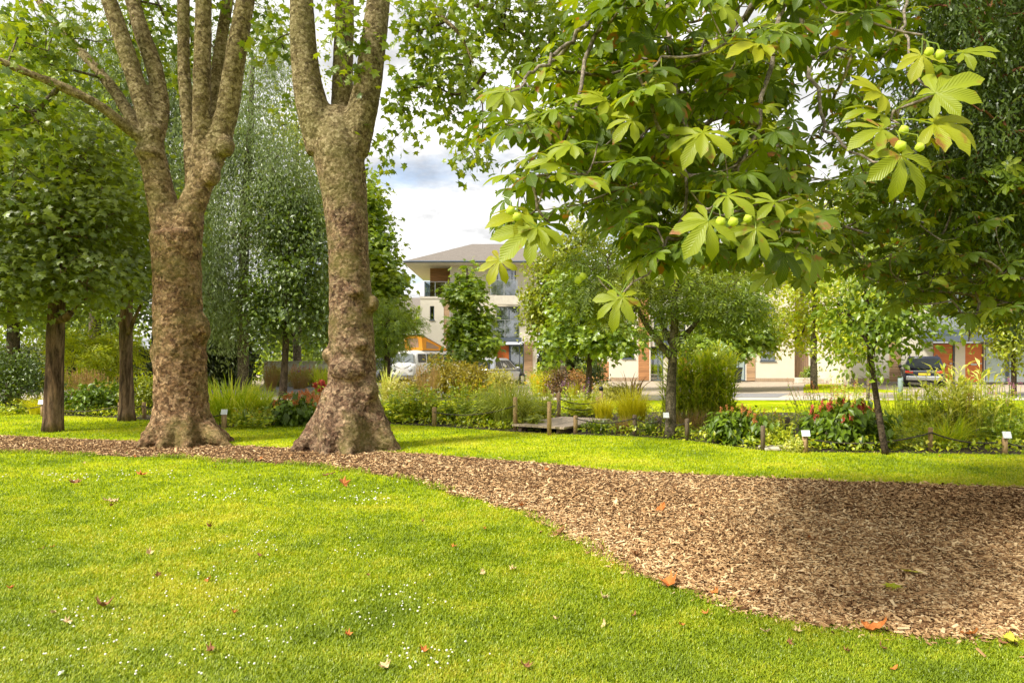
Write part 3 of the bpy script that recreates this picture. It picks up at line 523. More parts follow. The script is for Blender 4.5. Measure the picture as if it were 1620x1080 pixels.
# --- plane tree with three stems
Y2 = 11.6; base2 = np.array([P(552, 710, Y2)[0], Y2, 0.0]); t2 = thing('plane_tree', 'tall mossy plane tree with widely flared foot and three thick stems, in the middle left', 'tree', 'big plane trees on the bark path', tuple(base2))
ch2 = [('trunk', C([(552, 724, 74, 0), (552, 702, 66, 0), (554, 682, 55, 0), (556, 652, 46, 0), (557, 600, 41, 0), (556, 540, 38, 0), (555, 470, 36, 0), (552, 400, 34, 0), (548, 330, 36, 0), (540, 270, 40, 0), (533, 232, 44, 0), (532, 208, 41, 0), (533, 188, 30, 0), (535, 168, 14, 0)], Y2)),
       ('limb', C([(514, 240, 30, 0), (500, 190, 30, -.05), (487, 140, 25, -.1), (480, 80, 22, -.15), (477, 0, 19, -.2), (474, -90, 17, -.3), (462, -220, 11, -.4)], Y2)),
       ('limb', C([(538, 250, 24, .1), (540, 190, 19, .2), (542, 120, 18, .25), (545, 40, 17, .3), (546, -60, 15, .4), (548, -220, 9, .5)], Y2)),
       ('limb', C([(556, 240, 29, 0), (570, 190, 26, -.05), (583, 130, 23, -.1), (592, 60, 21, -.1), (600, -10, 19, -.1), (608, -100, 15, 0), (625, -230, 9, 0)], Y2)),
       ('limb', C([(604, -40, 11, -.1), (650, -60, 8, -.4), (690, 20, 5.5, -.8), (730, 55, 4.2, -1.0), (752, 110, 2.6, -1.2), (760, 150, 1.5, -1.3)], Y2)),
       ('limb', C([(612, -130, 10, 0), (680, -60, 8, .5), (745, 4, 7, .9), (780, 18, 6, 1.0), (812, 42, 4.5, 1.1), (850, 75, 2.5, 1.2)], Y2))]
fused_tree(t2, ch2, [(P(522, 562, Y2), (.15, .25, .16)), (P(548, 585, Y2-.38), (.32, .14, .2)), (P(590, 480, Y2-.1), (.12, .2, .16)), (P(560, 545, Y2-.3), (.25, .12, .12)), (P(560, 462, Y2-.3), (.2, .12, .1)), (P(586, 620, Y2-.2), (.14, .2, .25))], .03, M['plane_bark_b'], base2,
           amp=(.02, .009, .008), ring=.006, roots=flare_roots(base2[0], Y2, .62, .98, [(-.25, .95), (-1.35, .9), (-1.9, .8), (-2.75, 1.0), (-3.05, .95), (2.2, .85), (1.0, .85), (.3, .8)], .5))
def add_crown(root, base, blobs, skel, T, size, per, sig, lmat, bmat, r0=.006, droop=.5, shell=.6, sag=.0, flatv=.6):
    lb = MB(); bb = MB(); ends = []
    for c, r, n in blobs:
        e = in_blob(c-base, r, n, shell); ends.append(e); scatter(lb, e, per, sig, T, size, c-base, droop, flatv, .2)
    ends = np.concatenate(ends); sk = np.concatenate([curve(s_, 20)[5:, :3]-base for s_ in skel]); grow(bb, sk, ends, r0, 5, sag)
    bb.build('branchwork', bmat, root, True); lb.build('crown', lmat, root)
add_crown(t1, base1, [B(30, 190, 11.4, 95, 110, 60), B(70, 60, 12, 110, 80, 40), B(250, 60, 13.4, 90, 75, 36), B(390, 20, 13, 70, 60, 14), B(200, -180, 12.5, 330, 140, 150), B(345, 110, 13.6, 50, 90, 12)],
          [c for nm, c in ch1[3:]], MAPLE, .135, 17, (.24, .2), M['lf_plane'], M['grey_bark'], .004)
add_crown(t2, base2, [B(700, 110, 10.9, 85, 85, 44), B(665, 40, 11, 60, 60, 22), B(745, 235, 10.4, 16, 60, 9), B(640, 160, 11.2, 30, 60, 8), B(800, 30, 12.5, 110, 60, 70), B(880, 60, 13, 80, 80, 50), B(600, -180, 11.6, 260, 120, 110), B(600, 240, 11.4, 14, 26, 3), B(545, 60, 11.1, 32, 60, 13), B(430, 60, 12, 40, 50, 8), B(455, 165, 12.2, 30, 30, 4)],
          [c for nm, c in ch2[1:]], MAPLE, .125, 16, (.17, .2), M['lf_plane'], M['dark_bark'], .0032)
# ================================================================== HOUSES
M['render_wall'] = plain('render_wall', (0.68, 0.63, 0.52), .9, var=.05, scale=1.5, bump=.15, bscale=60)
M['plinth'] = plain('plinth', (0.36, 0.27, 0.18), .9, var=.15, scale=4); brickify(M['plinth'], (0.40, 0.29, 0.19), (0.33, 0.24, 0.16), (0.45, 0.4, 0.33), 4, 7)
M['frame_blue'] = plain('frame_blue', (0.095, 0.12, 0.155), .5, var=.06); M['steel'] = plain('steel', (0.42, 0.43, 0.44), .35, .7, .05)
M['glass'] = glassmat('glass', (0.62, 0.68, 0.7), .28); M['frosted'] = plain('frosted', (0.36, 0.44, 0.43), .25, var=.12, scale=1.2, spec=.7); M['dark_glass'] = plain('dark_glass', (0.03, 0.035, 0.04), .08, var=.2, spec=.4)
M['room_dark'] = plain('room_dark', (0.045, 0.04, 0.038), .9); M['curtain'] = plain('curtain', (0.62, 0.62, 0.56), .9, var=.1, scale=3, stretch=(9, 9, .3))
M['door_wood'] = plain('door_wood', (0.56, 0.15, 0.03), .45, var=.16, scale=4, stretch=(.6, 1, 9), bump=.1); M['fascia'] = plain('fascia', (0.62, 0.57, 0.47), .6)
def boardmat(name, c, n=7.0, axis=2):
    m, new, ln, out = mat(name); tc = new('ShaderNodeTexCoord'); sp = new('ShaderNodeSeparateXYZ'); ln(tc.outputs['Object'], sp.inputs[0])
    a = new('ShaderNodeMath', operation='MULTIPLY', i_1=n); ln(sp.outputs[axis], a.inputs[0]); fr = new('ShaderNodeMath', operation='FRACT'); ln(a.outputs[0], fr.inputs[0]); fl = new('ShaderNodeMath', operation='FLOOR'); ln(a.outputs[0], fl.inputs[0])
    wn = new('ShaderNodeTexWhiteNoise', noise_dimensions='1D'); ln(fl.outputs[0], wn.inputs['W'])
    mp = new('ShaderNodeMapping'); mp.inputs['Scale'].default_value = (1.5, 1.5, 14) if axis == 2 else (14, 1.5, 1.5); ln(tc.outputs['Object'], mp.inputs[0]); ns = new('ShaderNodeTexNoise', i_Scale=1.5, i_Detail=5.0); ln(mp.outputs[0], ns.inputs['Vector'])
    ad = new('ShaderNodeMath', operation='MULTIPLY_ADD', i_1=.35); ln(wn.outputs[0], ad.inputs[0]); ln(ns.outputs[0], ad.inputs[2]); c = np.array(c)
    r = ramp(new, [(.35, tuple(c*.72)), (.95, tuple(c*1.3))]); ln(ad.outputs[0], r.inputs[0])
    gp = ramp(new, [(0, (.25,)*3), (.06, (1,)*3), (.94, (1,)*3), (1, (.25,)*3)]); ln(fr.outputs[0], gp.inputs[0]); mu = new('ShaderNodeMix', data_type='RGBA', blend_type='MULTIPLY'); mu.inputs[0].default_value = 1; ln(r.outputs[0], mu.inputs[6]); ln(gp.outputs[0], mu.inputs[7])
    b = new('ShaderNodeBsdfPrincipled', i_Roughness=.7); ln(mu.outputs[2], b.inputs['Base Color']); bp = new('ShaderNodeBump', i_Strength=.5, i_Distance=.02); ln(gp.outputs[0], bp.inputs['Height']); ln(bp.outputs[0], b.inputs['Normal']); ln(b.outputs[0], out.inputs[0]); return m
M['cedar'] = boardmat('cedar', (0.40, 0.19, 0.075), 7); M['cedar_pale'] = boardmat('cedar_pale', (0.42, 0.27, 0.15), 7); M['fence_board'] = boardmat('fence_board', (0.24, 0.155, 0.095), 7, 0); M['deck_board'] = boardmat('deck_board', (0.46, 0.36, 0.26), 7, 0)
m = plain('roof_tile', (0.255, 0.205, 0.16), .85, var=.2, scale=5); brickify(m, (0.215, 0.185, 0.155), (0.175, 0.15, 0.125), (0.11, 0.095, 0.08), 3.2, 3.2); M['roof_tile'] = m
def X(px, Y): return (px-810)/F*Y
def Z(py, Y): return H+(YH-py)/F*Y
def rect(mb, x0, y0, x1, y1, Y, th, dy=0):        # a slab that shows as this rectangle, its face at depth Y+dy
    return mb.box(X(x0, Y), X(x1, Y), Y+dy, Y+dy+th, max(Z(y1, Y), 0), Z(y0, Y))
def wall(Y, x0, y0, x1, y1, th, holes, dy=0):
    """a wall with real openings: holes are (x0,y0,x1,y1) in the same units"""
    mb = MB(); xs = sorted({x0, x1, *[h[0] for h in holes], *[h[2] for h in holes]}); ys = sorted({y0, y1, *[h[1] for h in holes], *[h[3] for h in holes]})
    for a, b in zip(xs, xs[1:]):
        run = None
        for c, d in zip(ys, ys[1:]):
            mx, my = (a+b)/2, (c+d)/2; hole = any(h[0] < mx < h[2] and h[1] < my < h[3] for h in holes)
            if hole:
                if run: rect(mb, a, run[0], b, run[1], Y, th, dy); run = None
            else: run = (run[0], d) if run else (c, d)
        if run: rect(mb, a, run[0], b, run[1], Y, th, dy)
    return mb
def window(root, Y, x0, y0, x1, y1, dy=0, split=(), rail=None, curtain=None, sill=True, name='window', glass='glass'):
    t = .06*F/Y; mb = MB(); d = dy+.10
    rect(mb, x0, y0, x0+t, y1, Y, .08, d); rect(mb, x1-t, y0, x1, y1, Y, .08, d); rect(mb, x0+t, y0, x1-t, y0+t, Y, .08, d); rect(mb, x0+t, y1-t, x1-t, y1, Y, .08, d)
    for s in split: rect(mb, x0+(x1-x0)*s-t*.5, y0+t, x0+(x1-x0)*s+t*.5, y1-t, Y, .075, d)
    f = mb.build(name, M['frame_blue'], root)
    rect(MB(), 0, 0, 1, 1, Y, 1); g = MB(); rect(g, x0+t, y0+t, x1-t, y1-t, Y, .015, d+.03); g.build('pane', M[glass], f)
    if sill: s = MB(); rect(s, x0-t*.8, y1, x1+t*.8, y1+t*.9, Y, .16, dy-.06); s.build('sill', M['frame_blue'], f)
    bk = MB(); rect(bk, x0-2, y0-2, x1+2, y1+2, Y, .05, dy+1.3); bk.build('dark_room_backing', M['room_dark'], f)  # near-black sheet, darkness of the unlit interior painted on
    if curtain:
        c = MB(); n = 40; xs = np.linspace(X(x0+(x1-x0)*curtain[0], Y), X(x0+(x1-x0)*curtain[1], Y), n); yy = Y+dy+.32+.05*np.sin(np.arange(n)*1.5)
        v = np.concatenate([np.c_[xs, yy, np.full(n, Z(y0, Y))], np.c_[xs, yy, np.full(n, max(Z(y1, Y), .02))]]); i = np.arange(n-1); c.add(v, np.stack([i, i+1, n+i+1, n+i], 1)); c.build('curtain', M['curtain'], f, True)
    return f
def balcony(root, Y, x0, y0, x1, y1, dy, slab=None, side=0, mid=1, slabmat='fascia'):
    r = MB(); t = .05*F/Y; rect(r, x0, y0, x1, y0+t*.8, Y, .05, dy)
    for k in range(mid+2):
        xx = x0+(x1-x0-t)*k/(mid+1); rect(r, xx, y0+t*.8, xx+t, y1, Y, .05, dy)
    if side:
        r.box(X(x0, Y)+.005, X(x0, Y)+.05, Y+dy+.05, Y+dy+side, Z(y0, Y)-.05, Z(y0, Y))
    rl = r.build('balcony_rail', M['steel'], root); g = MB(); rect(g, x0+t, y0+t*1.5, x1-t, y1-t*.6, Y, .012, dy+.02)
    if side: g.box(X(x0, Y)+.02, X(x0, Y)+.032, Y+dy+.06, Y+dy+side, Z(y1, Y)+.03, Z(y0, Y)-.07)
    g.build('glass_panel', M['glass'], rl)
    if slab: s = MB(); rect(s, x0-3, slab[0], x1+3, slab[1], Y, -dy if dy < 0 else .3, dy-.02); s.build('balcony', M[slabmat], root)
def door(root, Y, x0, y0, x1, y1, dy=.08, handle=True):
    fr = MB(); t = .07*F/Y; rect(fr, x0-t, y0-t, x0, y1, Y, .12, dy-.02); rect(fr, x1, y0-t, x1+t, y1, Y, .12, dy-.02); rect(fr, x0, y0-t, x1, y0, Y, .12, dy-.02)
    d = MB(); rect(d, x0, y0, x1, y1, Y, .06, dy+.02); o = d.build('door', M['door_wood'], root); fr.build('door_frame', M['frame_blue'], o)
    l = MB(); mx = (x0+x1)/2; my = (y0+y1)/2; rect(l, mx-.16*F/Y, my+1, mx+.16*F/Y, my+1+.09*F/Y, Y, .03, dy-.015); l.build('letter_slot', M['steel'], o)
    if handle: h = MB(); rect(h, x1-.2*F/Y, my, x1-.06*F/Y, my+.06*F/Y, Y, .05, dy-.035); h.build('handle', M['steel'], o)
def hip_roof(root, x0, x1, y0, y1, ze, zr, inset, th=.16):
    b = MB(); yr = (y0+y1)/2; v = [(x0, y0, ze), (x1, y0, ze), (x1, y1, ze), (x0, y1, ze), (x0+inset, yr, zr), (x1-inset, yr, zr)]
    b.add(v, [(0, 1, 5, 4), (2, 3, 4, 5), (3, 2, 1, 0)], [(1, 2, 5), (3, 0, 4)]); r = b.build('roof', M['roof_tile'], root)
    f = MB(); f.box(x0+.02, x1-.02, y0+.02, y1-.02, ze-th, ze-.004); f.build('fascia', M['fascia'], r)
    g = MB(); g.tube([(x0, y0-.06, ze-.03), (x1, y0-.06, ze-.03)], .06, 8); g.build('gutter', M['frame_blue'], r)
YA = 46.0
hA = thing('house', 'three storey cream house with hipped tiled roof and glass corner terrace', 'house', 'modern terrace houses')
lo = wall(YA, 665, 471, 702, 604, .3, [(680, 484, 687, 506)]); lo.box(X(665, YA), X(665, YA)+.3, YA+.3, YA+8, 0, Z(471, YA)); lo.box(X(665, YA)+.3, X(702, YA), YA+.3, YA+8, Z(471, YA)-.3, Z(471, YA)-.003)
lo.build('wall', M['render_wall'], hA); window(hA, YA, 680, 484, 687, 506, 0)
p_ = MB(); rect(p_, 664, 469, 712, 472.5, YA, .4, -.04); p_.build('coping', M['fascia'], hA)
c_ = MB(); rect(c_, 702, 472.5, 711, 604, YA, .3, .03); c_.build('cladding', M['cedar_pale'], hA)
hls = [(786, 424, 816, 467), (785, 484, 822, 536), (784, 540, 829, 604)]
main = wall(YA, 711, 415, 850, 604, .3, hls, .5); main.box(X(849.5, YA), X(850, YA), YA+.8, YA+9, 0, Z(415, YA)); main.build('wall', M['render_wall'], hA)
u_ = MB(); u_.box(X(675, YA), X(711, YA)+.02, YA+1.9, YA+2.1, Z(471, YA), Z(424, YA)+.4); u_.box(X(675, YA), X(675, YA)+.2, YA+2.1, YA+8, Z(471, YA), Z(424, YA)+.4); u_.build('cladding', M['cedar'], hA)
r_ = MB(); rect(r_, 713, 505, 721, 604, YA, .03, .47); r_.build('cladding', M['cedar'], hA)
balcony(hA, YA, 671, 445, 722, 469, .06, None, 3.0, 2)
window(hA, YA, 786, 424, 816, 467, .5, (.5, .8), curtain=(.05, .62), sill=False); balcony(hA, YA, 776, 443, 819, 468, -.35, (468, 482), mid=1)
window(hA, YA, 785, 484, 822, 536, .5, (.55,), curtain=(.0, .7), sill=False); balcony(hA, YA, 776, 506, 822, 534, -.35, (534, 541), mid=1, slabmat='frame_blue')
door(hA, YA, 786, 546, 805, 604, .9); window(hA, YA, 807, 546, 829, 604, .6, (.7,), sill=False, name='side_window')
d_ = MB(); rect(d_, 829.5, 541, 843, 604, YA, .3, .45); d_.build('cladding', M['cedar_pale'], hA)
hip_roof(hA, X(645, YA)-.2, X(905, YA), YA-.6, YA+9.5, Z(415, YA), Z(378, YA)+.4, 4.3)
def house(label, Y, x0, x1, top, holes, extras):
    h = thing('house', label, 'house', 'modern terrace houses'); wl = wall(Y, x0, top, x1, 602, .3, holes)
    wl.box(X(x0, Y), X(x0, Y)+.28, Y+.3, Y+8, 0, Z(top, Y)); wl.box(X(x1, Y)-.28, X(x1, Y), Y+.3, Y+8, 0, Z(top, Y)); wl.build('wall', M['render_wall'], h)
    for kind, *a in extras:
        if kind == 'clad': c = MB(); rect(c, *a[:4], Y, .1, -.05); c.build('cladding', M[a[4]], h)
        elif kind == 'plinth': c = MB(); rect(c, *a, Y, .1, -.04); c.build('plinth', M['plinth'], h)
        elif kind == 'win': window(h, Y, *a[:4], 0, **(a[4] if len(a) > 4 else {}))
        elif kind == 'door': door(h, Y, *a)
        elif kind == 'bal': balcony(h, Y, *a[:4], -.5, a[4], mid=1, slabmat='frame_blue')
        elif kind == 'canopy': c = MB(); rect(c, *a, Y, 1.2, -1.2); c.build('canopy', M['frame_blue'], h)
        elif kind == 'frost': c = MB(); rect(c, *a, Y, .04, .06); o = c.build('glazed_panel', M['frosted'], h); f = MB(); rect(f, a[0]-2, a[1], a[0], a[3], Y, .12, 0); rect(f, a[2], a[1], a[2]+2, a[3], Y, .12, 0); rect(f, a[0]-2, a[1]-2, a[2]+2, a[1], Y, .12, 0); f.build('panel_frame', M['frame_blue'], o)
        elif kind == 'pipe': c = MB(); c.tube([(X(a[0], Y), Y-.09, .02), (X(a[0], Y), Y-.09, Z(top, Y))], .045, 8); c.build('downpipe', M['fascia'], h)
    hip_roof(h, X(x0, Y)-.5, X(x1, Y)+.5, Y-.7, Y+8.6, Z(top, Y), Z(top, Y)+2.2, min(3.5, (X(x1, Y)-X(x0, Y))/2+.3))
    return h
house('cream house with a grey framed ground floor window, behind the labelled lawn tree', 44, 965, 1112, 428, [(985, 545, 1004, 567), (1029, 548, 1050, 602), (1034, 500, 1085, 540), (1074, 548, 1093, 602), (985, 470, 1004, 505)],
      [('win', 985, 545, 1004, 567), ('win', 985, 470, 1004, 505), ('clad', 1010, 432, 1027, 601, 'cedar'), ('pipe', 1028), ('win', 1029, 548, 1050, 602, dict(sill=False, split=(.6,))), ('win', 1034, 500, 1085, 540, dict(sill=False, split=(.35, .7), curtain=(.0, .3))), ('bal', 1038, 522, 1086, 540, (540, 546)), ('door', 1075, 549, 1092, 602), ('plinth', 965, 597, 1010, 602.5)])
house('cream house with small window above a brick plinth and glass porch to its left', 43, 1145, 1257, 420, [(1203, 552, 1227, 571), (1158, 545, 1180, 602), (1203, 480, 1227, 505), (1158, 480, 1182, 530)],
      [('win', 1203, 552, 1227, 571), ('win', 1203, 480, 1227, 505), ('win', 1158, 545, 1180, 602, dict(sill=False, split=(.5,), glass='frosted')), ('win', 1158, 480, 1182, 530, dict(sill=False, split=(.5,))), ('bal', 1154, 512, 1186, 530, (530, 536)), ('clad', 1181, 535, 1194, 602, 'cedar_pale'), ('clad', 1183, 425, 1194, 534, 'plinth'), ('plinth', 1194.5, 598, 1257, 603)])
house('cream house with twin orange doors and blue-grey canopy behind the dark car', 38, 1347, 1720, 395, [(1476, 540, 1511, 604), (1527, 540, 1557, 604), (1558, 540, 1640, 604), (1366, 470, 1400, 510), (1480, 440, 1540, 495), (1580, 440, 1640, 495)],
      [('clad', 1407, 400, 1424, 603, 'cedar_pale'), ('door', 1478, 544, 1509, 604), ('door', 1528, 544, 1556, 604), ('frost', 1560, 544, 1592, 604), ('frost', 1597, 544, 1636, 604), ('canopy', 1452, 530, 1660, 541), ('win', 1366, 470, 1400, 510), ('win', 1480, 440, 1540, 495, dict(sill=False, split=(.5,), curtain=(0, .4))), ('win', 1580, 440, 1640, 495, dict(sill=False, split=(.5,))), ('bal', 1462, 497, 1650, 522, (522, 529)), ('plinth', 1347, 598, 1406, 603.5)])
hn = thing('house', 'distant house with brown gabled roof showing beside the tall cream house', 'house', 'modern terrace houses'); wn_ = MB(); wn_.box(-15, -8.6, 70, 78, 0, 5.6); wn_.build('wall', M['render_wall'], hn)
rf = MB(); rf.add([(-15.6, 69.5, 5.4), (-8.1, 69.5, 5.4), (-8.1, 78.5, 5.4), (-15.6, 78.5, 5.4), (-15.6, 74, 8.0), (-8.1, 74, 8.0)], [(0, 1, 5, 4), (2, 3, 4, 5), (3, 2, 1, 0)], [(1, 2, 5), (3, 0, 4)]); rf.build('roof', M['roof_tile'], hn)
for (x0, x1, Y, l) in ((1259, 1292, 43.5, 'brown board fence panel beside the house with brick plinth'), (1318, 1347, 41, 'brown board fence panel beside the twin orange doors house')):
    f = thing('garden_fence', l, 'fence', 'board fences between houses'); a = MB(); rect(a, x0, 559, x1, 603, Y, .05); a.build('board_panel', M['fence_board'], f); q = MB(); rect(q, x0-2.5, 556, x0, 603, Y, .1, -.02); q.build('post', M['fence_board'], f)
fA = thing('garden_fence', 'reddish board fence left of the cream house behind the lawn tree', 'fence', 'board fences between houses'); a = MB(); rect(a, 948, 572, 964, 602, 44.5, .05); a.build('board_panel', M['cedar'], fA); a = MB(); rect(a, 945.6, 570, 948, 602, 44.5, .1, -.02); a.build('post', M['cedar'], fA)
gw = MB(); gw.box(X(418, 37), X(530, 37), 37, 37.25, 0, Z(573, 37)); gwo = gw.build('garden_wall', plain('white_wall', (.85, .82, .76), .9)); tag(gwo, 'low pale garden wall beyond the lawn behind the thin dark tree', 'wall')
cp = MB(); cp.box(X(417, 37), X(531, 37), 36.95, 37.3, Z(573, 37)+.003, Z(573, 37)+.07); cp.build('coping', M['fascia'], gwo)

# ================================================================== VEHICLES
def paint(name, c, metal=0.0): return plain(name, c, .28, metal, .04, 2, spec=.6)
M['paint_white'] = paint('paint_white', (0.88, 0.86, 0.80)); M['paint_silver'] = paint('paint_silver', (0.55, 0.56, 0.57), .4); M['paint_grey'] = paint('paint_grey', (0.33, 0.35, 0.37), .4); M['paint_dark'] = paint('paint_dark', (0.022, 0.027, 0.05), .2)
M['tyre'] = plain('tyre', (0.02, 0.02, 0.02), .85); M['black_trim'] = plain('black_trim', (0.025, 0.025, 0.028), .5); M['lamp_red'] = plain('lamp_red', (0.5, 0.03, 0.02), .15); M['lamp_clear'] = plain('lamp_clear', (0.75, 0.77, 0.78), .1); M['plate_yellow'] = plain('plate_yellow', (0.85, 0.60, 0.05), .5); M['plate_white'] = plain('plate_white', (0.8, 0.8, 0.76), .5)
M['canvas_orange'] = plain('canvas_orange', (0.80, 0.34, 0.03), .85, var=.06); M['canvas_mesh'] = plain('canvas_mesh', (0.42, 0.27, 0.17), .9)
def loft(secs):
    """closed skin through equal-length rings"""
    r = np.array(secs, float); m, n = r.shape[:2]; mb = MB(); i = np.arange(m-1)[:, None]*n; j = np.arange(n)[None]; k = (j+1) % n
    v = np.concatenate([r.reshape(-1, 3), r[0].mean(0)[None], r[-1].mean(0)[None]]); jj = np.arange(n); kk = (jj+1) % n
    return mb.add(v, np.stack([i+j, i+k, i+n+k, i+n+j], -1).reshape(-1, 4), np.concatenate([np.stack([kk, jj, np.full(n, m*n)], 1), np.stack([(m-1)*n+jj, (m-1)*n+kk, np.full(n, m*n+1)], 1)]))
def ring(x, zb, zt, hw, top=.86, ch=.12):
    ys = [hw*.9, hw, hw, hw*.97, hw*top, 0]; zs = [zb, zb+.12, (zb+zt)*.52, zt-ch, zt-.02, zt]
    R = [(x, y, z) for y, z in zip(ys, zs)]; return R+[(x, -y, z) for y, z in zip(ys[-2::-1], zs[-2::-1])]
def wheel(root, x, y, r, w=.2):
    a = MB(); s = 1 if y > 0 else -1; a.tube([(x, y-s*w, r), (x, y-s*.02, r), (x, y, r)], [r, r, r*.93], 24); t = a.build('wheel', M['tyre'], root, True)
    b = MB(); b.tube([(x, y-s*.01, r), (x, y+s*.006, r), (x, y+s*.012, r)], [r*.64, r*.62, r*.3], 16); b.build('rim', M['steel'], t)
def quadpanel(root, name, pts, m, off=.0, th=.012):
    p = np.array(pts, float); n = np.cross(p[1]-p[0], p[2]-p[0]); n /= np.linalg.norm(n); c = p.mean(0)
    if np.dot(n, c-np.array([0, 0, .9])) < 0: n = -n
    b = MB(); b.add(np.concatenate([p-n*th, p+n*(off+.006)]), [(0, 1, 2, 3), (4, 5, 6, 7), (0, 1, 5, 4), (1, 2, 6, 5), (2, 3, 7, 6), (3, 0, 4, 7)]); o = b.build(name, m, root); bm = bmesh.new(); bm.from_mesh(o.data); bmesh.ops.recalc_face_normals(bm, faces=bm.faces[:]); bm.to_mesh(o.data); bm.free(); return o
def subsurf(o, l=2): md = o.modifiers.new('smooth', 'SUBSURF'); md.levels = l; md.render_levels = l; return o
def car(label, loc, rz, m, L=4.3, W=1.78, Hh=1.46, suv=False):
    c = thing('parked_car', label, 'car', 'parked cars', loc, rz); hw = W/2; l = L/2; bt = .98 if suv else .90
    st = [(-l, .35, bt-.2, .84), (-l+.06, .26, bt-.02, .95), (-l+.5, .22, bt+.02, 1), (-.6, .2, bt, 1), (.6, .2, bt-.02, 1), (l-1.2, .22, bt-.04, .99), (l-.45, .24, bt-.16, .96), (l-.08, .28, bt-.3, .9), (l, .36, bt-.4, .8)]
    body = subsurf(loft([ring(x, zb, zt, hw*k) for x, zb, zt, k in st]).build('body', m, c, True), 1)
    rb, rf_, b0, b1 = (-l+.14, .05, -l+.04, l-1.0) if suv else (-l+.55, .15, -l+.12, l-1.1); hr = hw*.72; hb = hw*.93
    def cab(x, z, y): return [(x, y*.96, z)]
    secs = []
    for t in np.linspace(0, 1, 6):
        z = bt-.03+(Hh-bt+.03)*t; y = hb+(hr-hb)*t**1.25; xa = b0+(rb-b0)*t**.9; xb = b1+(rf_-b1)*t**.9
        if t == 1: z -= 0; 
        secs.append([(xa+.1, -y, z), (xa, -y*.6, z), (xa-.03, 0, z), (xa, y*.6, z), (xa+.1, y, z), ((xa+xb)/2, y*1.02, z), (xb-.1, y, z), (xb+.05, y*.6, z), (xb+.08, 0, z), (xb+.05, -y*.6, z), (xb-.1, -y, z), ((xa+xb)/2, -y*1.02, z)])
    cabn = loft(secs+[[(x*.93+.07*(rb+rf_)/2, y*.85, z+.035) for x, y, z in secs[-1]]]).build('cabin', m, c, True); md = cabn.modifiers.new('b', 'BEVEL'); md.width = .03; md.segments = 2
    def at_(t, x0, x1, y0, y1, zt): pass
    zl, zh = bt+.05, Hh-.09; tl, th_ = (zl-bt+.03)/(Hh-bt+.03), (zh-bt+.03)/(Hh-bt+.03)
    xa = lambda t: b0+(rb-b0)*t**.9; xb = lambda t: b1+(rf_-b1)*t**.9; yy = lambda t: hb+(hr-hb)*t**1.25
    for nm, fx, s in (('rear_screen', xa, -1), ('windscreen', xb, 1)):
        e = -.035 if s < 0 else .085
        quadpanel(c, nm, [(fx(tl)+e, -yy(tl)*.78, zl), (fx(tl)+e, yy(tl)*.78, zl), (fx(th_)+e, yy(th_)*.78, zh), (fx(th_)+e, -yy(th_)*.78, zh)], M['dark_glass'], .012)
    for s in (1, -1):
        for a, b_ in ((.09, .36), (.385, .66), (.685, .93)):
            f = lambda t, k: (xa(t)+.1)+(xb(t)-xa(t)-.2)*k
            quadpanel(c, 'side_window', [(f(tl, a), s*yy(tl)*1.0, zl), (f(tl, b_), s*yy(tl)*1.0, zl), (f(th_, b_), s*yy(th_)*1.0, zh), (f(th_, a), s*yy(th_)*1.0, zh)], M['dark_glass'], .012)
        mi = MB(); burl(mi, (b1-.45, s*(hw+.09), bt+.06), (.09, .11, .075)); mi.build('mirror', M['black_trim'] if suv else m, c, True)
        for x in (-l+.85, l-.85): 
            ar = MB(); ar.tube([(x, s*(hw-.25), .33), (x, s*(hw-.004), .33)], .41, 24); ar.build('wheel_arch', M['black_trim'], c, True); wheel(c, x, s*(hw+.012), .33)
        tl_ = MB(); tl_.box(-l-.015, -l+.14, s*hw*.52 if s > 0 else -hw*.9, s*hw*.9 if s > 0 else -hw*.52, bt-.26, bt-.13); tl_.build('tail_light', M['lamp_red'], c, bevel=.02)
        hl = MB(); hl.box(l-.26, l-.05, min(s*hw*.5, s*hw*.86), max(s*hw*.5, s*hw*.86), bt-.42, bt-.3); hl.build('headlight', M['lamp_clear'], c, bevel=.02)
    bp = MB(); bp.box(-l-.06, -l+.2, -hw*.86, hw*.86, .36, .58); bp.build('bumper', M['steel'] if suv else m, c, bevel=.04)
    pl = MB(); pl.box(-l-.085 if not suv else -l-.03, -l+.05, -.26, .26, .62 if suv else .44, .73 if suv else .55); pl.build('number_plate', M['plate_yellow'], c)
    if suv:
        for s in (1, -1): q = MB(); q.tube([(-1.5, s*hr*.9, Hh+.03), (-1.4, s*hr*.9, Hh+.09), (.0, s*hr*.9, Hh+.09), (.1, s*hr*.9, Hh+.03)], .02, 6); q.build('roof_rail', M['black_trim'], c)
        q = MB(); q.box(-l-.02, -l+.05, -hw*.7, hw*.7, .80, .84); q.build('chrome_strip', M['steel'], c)
    return c
car('silver hatchback parked before the tall cream house with the orange door', (X(786, 36), 36.6, .02), math.radians(62), M['paint_silver'], 4.2, 1.76, 1.45)
car('grey car standing to the left of the orange-topped camper van', (X(604, 41.5), 42.5, .022), math.radians(-118), M['paint_grey'], 4.3, 1.78, 1.44)
car('dark blue estate car with yellow rear plate parked before the twin orange doors', (X(1463, 36.4), 36.6, .02), math.radians(61), M['paint_dark'], 4.6, 1.88, 1.55, True)
